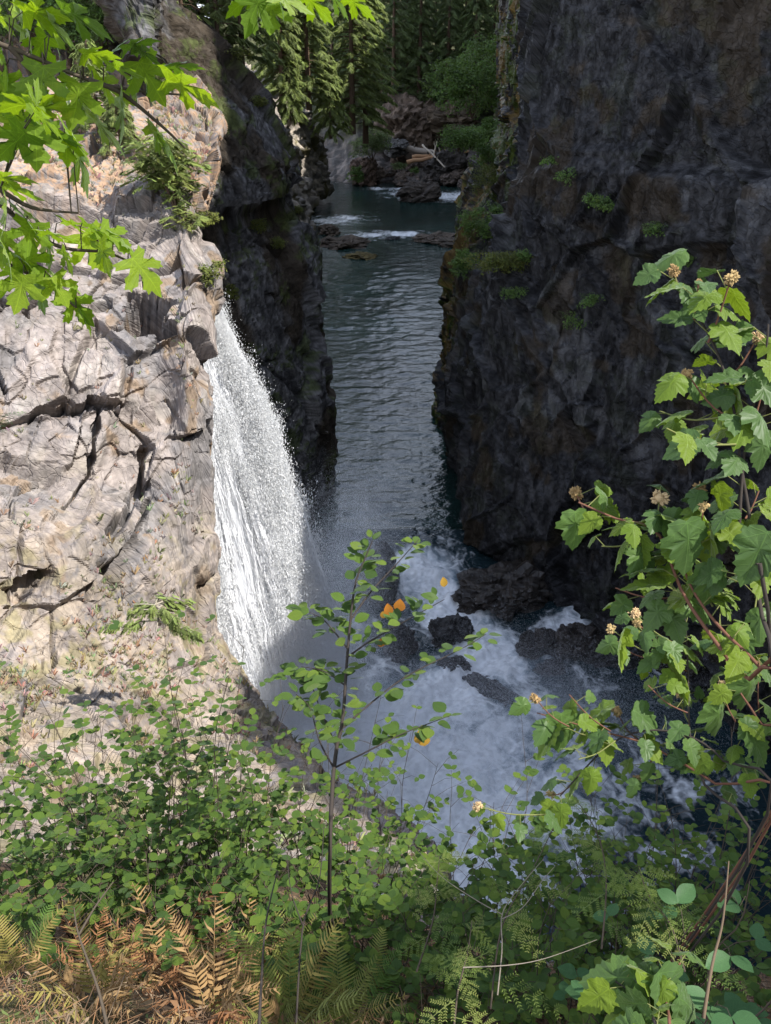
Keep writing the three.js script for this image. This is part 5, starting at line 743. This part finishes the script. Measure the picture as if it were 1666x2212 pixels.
const FROND_FLAT = [frondGeo(1, 0.15, 26, 0.55), frondGeo(2, 0.25, 24, 0.4), frondGeo(3, 0.2, 28, 0.7)], FROND_DRY = [frondGeo(4, 0.8, 22, 0.5), frondGeo(5, 1.1, 22, 0.35), frondGeo(6, 0.6, 24, 0.65)];
const F_YELLOW = leafMat(0.27, 0.225, 0.06, 0.35, 0.1), F_OLIVE = leafMat(0.2, 0.22, 0.05, 0.35, 0.1), F_TAN = leafMat(0.32, 0.2, 0.085, 0.3, 0.05), F_BROWN = leafMat(0.24, 0.115, 0.05, 0.25, 0.05), F_GREEN = leafMat(0.09, 0.17, 0.03, 0.35, 0.15);
function fern(label, u, v, zf, n, len, geos, mats, seed, faceUp = 0.5) {
  const r = rng(seed), x = spotX(u, v, zf), base = V(x, bankY(x, -zf) - 0.02, -zf), g = thing('sword_fern', label, 'fern', base, 'sword ferns on the near bank');
  for (let k = 0; k < n; k++) { const a = (k + 0.6 * r()) / n * 6.283, m = meshOf('frond', pick(r, geos), pick(r, mats), g), rise = faceUp + 0.5 * r(), dir = V(Math.cos(a), rise * 1.4, Math.sin(a)); setLeaf(m, V(Math.cos(a) * 0.03, 0, Math.sin(a) * 0.03), dir, V(-Math.cos(a) * rise, 1, -Math.sin(a) * rise + 0.25), len * (0.75 + 0.45 * r())); }
  return g;
}
fern('tan and yellow fern with curled fronds left of the dark stem', 190, 2080, 2.05, 8, 0.32, FROND_DRY, [F_TAN, F_YELLOW, F_BROWN], 901);
fern('rust-brown withered fern at the bottom edge left of centre', 450, 2140, 1.9, 8, 0.29, FROND_DRY, [F_BROWN, F_TAN], 902);
fern('yellow-green fern with tall upright fronds right of the rusty fern', 640, 2060, 2.15, 9, 0.35, FROND_FLAT, [F_OLIVE, F_YELLOW, F_YELLOW], 903, 0.8);
fern('olive fern in the bottom corner at the frame edge', 40, 2120, 1.95, 8, 0.30, FROND_FLAT, [F_OLIVE, F_YELLOW, F_GREEN], 904);
fern('yellowing fern at the frame edge under the thicket', 20, 1930, 2.5, 8, 0.30, FROND_FLAT, [F_YELLOW, F_OLIVE], 905);
fern('dry tan fern behind the curled tan fern', 330, 1960, 2.5, 8, 0.29, FROND_DRY, [F_TAN, F_BROWN], 906);
fern('brown fern between the thickets under the pale rock strip', 560, 1930, 2.6, 8, 0.29, FROND_DRY, [F_BROWN, F_TAN, F_OLIVE], 907);
fern('green and yellow fern at the bottom edge right of the tall fronds', 780, 2150, 1.85, 8, 0.27, FROND_FLAT, [F_OLIVE, F_GREEN, F_YELLOW], 908);
fern('brown and olive fern tangled in the centre shrubs', 820, 2010, 2.3, 7, 0.27, FROND_DRY, [F_TAN, F_OLIVE], 909);
fern('rusty fern deep under the left shrubs', 130, 1860, 2.8, 7, 0.29, FROND_DRY, [F_BROWN, F_TAN], 910);
fern('small green fern at the bottom edge under the rusty fern', 560, 2190, 1.75, 7, 0.24, FROND_FLAT, [F_GREEN, F_OLIVE], 911);
fern('withered fern in the bottom corner left of the rusty fern', 290, 2190, 1.8, 7, 0.24, FROND_DRY, [F_BROWN, F_TAN], 912);
fern('rusty curled fern standing at the bottom edge, left of centre', 440, 2130, 1.62, 8, 0.34, FROND_DRY, [F_TAN, F_BROWN, F_TAN], 913, 0.9);
fern('yellow upright fern at the bottom edge in the centre left', 610, 2110, 1.7, 8, 0.37, FROND_FLAT, [F_YELLOW, F_OLIVE, F_TAN], 914, 0.9);
fern('tan dry fern in the bottom corner group, second from the frame edge', 200, 2140, 1.65, 8, 0.34, FROND_DRY, [F_TAN, F_YELLOW], 915, 0.9);
fern('brown drooping fern half under the centre shrubs', 520, 2030, 2.05, 8, 0.37, FROND_DRY, [F_BROWN, F_TAN], 916, 0.9);
fern('olive fern right of the yellow upright fern', 730, 2130, 1.7, 7, 0.32, FROND_FLAT, [F_OLIVE, F_YELLOW], 917, 0.8);
fern('tan dry fern rising through the left shrubs', 340, 2020, 2.1, 8, 0.40, FROND_DRY, [F_TAN, F_BROWN], 918, 1.0);
// ------------------------------------------------------------------ feathery hemlock and cedar sprays
function needleSpray(seed, pairs = 10, droop = 0.25, fan = 0.45) {
  const r = rng(seed), bag = { P: [], I: [] }, ax = (t) => V(0, -droop * t * t, t); tubeInto(bag, [0, 0.33, 0.66, 1].map(ax), 0.009, 0.003, 4, false);
  const needle = (o, d, s, l, w) => { const st = bag.P.length / 3, e = o.clone().addScaledVector(d, l), m = o.clone().addScaledVector(d, l * 0.45); bag.P.push(o.x, o.y, o.z, m.x + s.x * w, m.y + s.y * w, m.z + s.z * w, e.x, e.y, e.z, m.x - s.x * w, m.y - s.y * w, m.z - s.z * w); bag.I.push(st, st + 1, st + 2, st, st + 2, st + 3); };
  for (let k = 0; k < pairs; k++) for (const s of [-1, 1]) {
    const t = (k + 0.4 + 0.5 * r()) / (pairs + 0.3), o = ax(t), len = (fan * (1 - t) + 0.1) * (0.7 + 0.5 * r()), d = V(s * 0.8, -0.12 + 0.15 * (r() - 0.5), 0.62).normalize(), e = o.clone().addScaledVector(d, len); e.y -= 0.12 * len; tubeInto(bag, [o, e], 0.004, 0.002, 3, false);
    const nn = Math.max(3, Math.round(len / 0.05)); for (let j = 0; j < nn; j++) for (const q of [-1, 1]) { const p = o.clone().lerp(e, (j + 0.5) / nn), nd = V().crossVectors(d, V(0, 1, 0)).multiplyScalar(q).addScaledVector(d, 0.7).add(V(0, 0.1 * (r() - 0.5), 0)).normalize(); needle(p, nd, d, 0.05 + 0.02 * r(), 0.013); }
  }
  return bagGeo(bag.P, bag.I);
}
const NEEDLES = [needleSpray(1, 6, 0.25, 0.3), needleSpray(2, 7, 0.4, 0.26), needleSpray(3, 5, 0.15, 0.34)], H_LIT = [leafMat(0.16, 0.22, 0.04, 0.45, 0.1), leafMat(0.12, 0.18, 0.035, 0.45, 0.1), leafMat(0.22, 0.26, 0.06, 0.45, 0.1)];
function hemlock(label, pts, D, n, len, seed, mats = H_LIT) {
  const r = rng(seed), base = near(pts[0][0], pts[0][1], D), g = thing('hemlock_sapling', label, 'sapling', base, 'feathery conifers on the near bank'), L = pts.map(([u, v, d]) => near(u, v, D + (d ?? 0)).sub(base)), b = newBag(); tubeInto(b, curve(L, 16), 0.0028, 0.001, 5); meshOf('stem', bagGeo(b.P, b.I), twigMat, g);
  for (let k = 0; k < n; k++) { const t = 0.12 + 0.88 * (k + r() * 0.6) / n, p = catAt(L, t), a = k * 2.4 + r(), m = meshOf('spray', pick(r, NEEDLES), pick(r, mats), g); setLeaf(m, p, V(Math.cos(a), 0.15 - 0.3 * r(), Math.sin(a)), V((r() - 0.5) * 0.5, 1, (r() - 0.5) * 0.5), len * (1.15 - 0.6 * t) * (0.7 + 0.5 * r())); }
  return g;
}
hemlock('feathery yellow-green hemlock right of the white water gap', [[1060, 2180], [1085, 2000], [1150, 1880], [1200, 1780]], 2.7, 10, 0.15, 1001);
hemlock('feathery hemlock under the seed heads in the right thicket', [[1300, 2050], [1310, 1900], [1290, 1800], [1240, 1720]], 2.6, 9, 0.14, 1002);
hemlock('small bright hemlock at the bottom edge below the grey forked branch', [[980, 2230], [990, 2140], [1010, 2060], [1020, 1990]], 2.4, 9, 0.1, 1003);
hemlock('shaded hemlock beside the thin brown cane', [[1480, 2100], [1450, 2000], [1400, 1930], [1380, 1870]], 2.3, 12, 0.14, 1004);
hemlock('small hemlock sprig in front of the churning pool', [[900, 2100], [935, 1990], [945, 1900], [950, 1850]], 2.7, 11, 0.13, 1005);
hemlock('cedar sprig poking in from the frame edge before the bright cliff', [[-190, 860], [-110, 880], [-40, 890], [30, 905]], 3.0, 12, 0.14, 1006, [leafMat(0.09, 0.17, 0.05, 0.4, 0.2), leafMat(0.13, 0.22, 0.06, 0.4, 0.2)]);
conifer('cliff_cedar', 'sprawling pale yellow cedar twigs at the foot of the bright cliff', plant(345, 1350, 22.5), 0.9, 1.3, 1101, M_CEDAR, { size: 0.3, droop: 0.1, dens: 1.2, bare: 0.35, bark: paleTwig });
// ------------------------------------------------------------------ bare branches, cane
const greyTwig = solid(0.2, 0.17, 0.13);
function bareBranch(label, lines, D, r0, mat) { const o = near(lines[0][0][0], lines[0][0][1], D), g = thing('bare_branch', label, 'branch', o, 'bare branches on the near bank'); lines.forEach((l, i) => { const b = newBag(); tubeInto(b, curve(l.map(([u, v, d]) => near(u, v, D + (d ?? 0)).sub(o)), 14), r0 * (i ? 0.7 : 1), r0 * 0.3, 5); meshOf('limb', bagGeo(b.P, b.I), mat, g); }); return g; }
bareBranch('grey forked bare branch rising in front of the white water', [[[1075, 2150], [1085, 2050], [1085, 1975], [1120, 1920], [1175, 1855]], [[1085, 1975], [1030, 1945], [950, 1890], [885, 1815]], [[1085, 1985], [1130, 1960], [1170, 1905], [1200, 1870]]], 2.5, 0.002, greyTwig);
bareBranch('thin grey bare stick lying across the low right shrubs', [[[1000, 2090], [1100, 2085], [1180, 2070], [1290, 2030]]], 2.3, 0.0016, greyTwig);
bareBranch('thin dark bare twig tree left of the sapling foot', [[[640, 2210], [655, 2000], [690, 1900], [700, 1780]], [[655, 2000], [630, 1930], [620, 1850]]], 2.6, 0.003, darkTwig);
bareBranch('dark bare stem standing among the ferns at the bottom edge', [[[235, 2230], [210, 2130], [170, 2020], [160, 1960]], [[170, 2020], [205, 1960], [245, 1905]]], 2.1, 0.004, twigMat);
bareBranch('dark straight stem between the rusty fern and the yellow fern', [[[560, 2215], [565, 2120], [575, 1990], [600, 1880]]], 2.2, 0.004, darkTwig);
bareBranch('thin brown upright cane before the shaded shrubs', [[[1520, 2200], [1540, 2080], [1562, 1990], [1575, 1860]]], 1.5, 0.003, solid(0.12, 0.085, 0.055));
// ------------------------------------------------------------------ litter on the slope
{
  const r = rng(1313), twig = new THREE.CylinderGeometry(0.3, 0.2, 1, 4).rotateX(Math.PI / 2), list = [], cols = [[0.17, 0.105, 0.06], [0.12, 0.075, 0.045], [0.24, 0.175, 0.115], [0.2, 0.11, 0.055]];
  const im = new THREE.InstancedMesh(twig, solid(1, 1, 1)  , 15000), M = new THREE.Matrix4(), q = new THREE.Quaternion(), C = new THREE.Color();
  for (let i = 0; i < 15000; i++) { const zf = 0.9 + 4.6 * r(), x = (r() - 0.55) * 2 * (1.2 + zf * 0.6), len = 0.05 + 0.2 * r() * r(), w = 0.0022 + 0.004 * r(), dy = -1.15; q.setFromEuler(new THREE.Euler(0.6 * (r() - 0.5) + (r() < 0.5 ? 0.7 : -0.1), r() * 6.3, 0)); M.compose(V(x, bankY(x, -zf) + 0.015 + 0.1 * r() * r(), -zf), q, V(w, w, len)); im.setMatrixAt(i, M); const c = pick(r, cols), k = 0.6 + 0.7 * r(); im.setColorAt(i, C.setRGB(c[0] * k, c[1] * k, c[2] * k)); }
  im.name = 'forest_litter'; scene.add(im); tag(im, 'brown twigs and needles littering the near slope', 'litter', null, 'stuff');
  const P = [], I = []; for (let k = 0; k < 3; k++) { const o = P.length / 3, a = k * 2.1; P.push(0, 0, 0, Math.cos(a) * 0.5 - 0.2, 0.12, Math.sin(a) * 0.5, Math.cos(a), 0.05, Math.sin(a), Math.cos(a) * 0.5 + 0.2, -0.06, Math.sin(a) * 0.5 + 0.2); I.push(o, o + 1, o + 2, o, o + 2, o + 3); }
  const g = new THREE.BufferGeometry(); g.setAttribute('position', new THREE.BufferAttribute(Float32Array.from(P), 3)); g.setIndex(I); g.computeVertexNormals();
  for (let i = 0; i < 5200; i++) { const zf = 0.9 + 6.5 * r(), x = (r() - 0.6) * 2 * (1.2 + zf * 0.6), b = 0.7 + 0.6 * r(), c = r() < 0.35 ? [0.12, 0.16, 0.05] : pick(r, cols); list.push([V(x, bankY(x, -zf) + 0.02 + 0.12 * r() * r(), -zf), new THREE.Quaternion().setFromEuler(new THREE.Euler((r() - 0.2) * 1.4, r() * 6.3, (r() - 0.5) * 1.2)), 0.012 + 0.024 * r(), c.map((k) => k * b)]); }
  const lm = crownMesh(scene, g, leafMat(1, 1, 1, 0.25, 0), list); lm.name = 'dead_leaves'; tag(lm, 'dead brown leaves and moss scraps on the near slope', 'litter', null, 'stuff');
}
scene.traverse((o) => { if (o.isMesh) { o.castShadow = true; o.receiveShadow = true; } });
renderer.render(scene, camera);
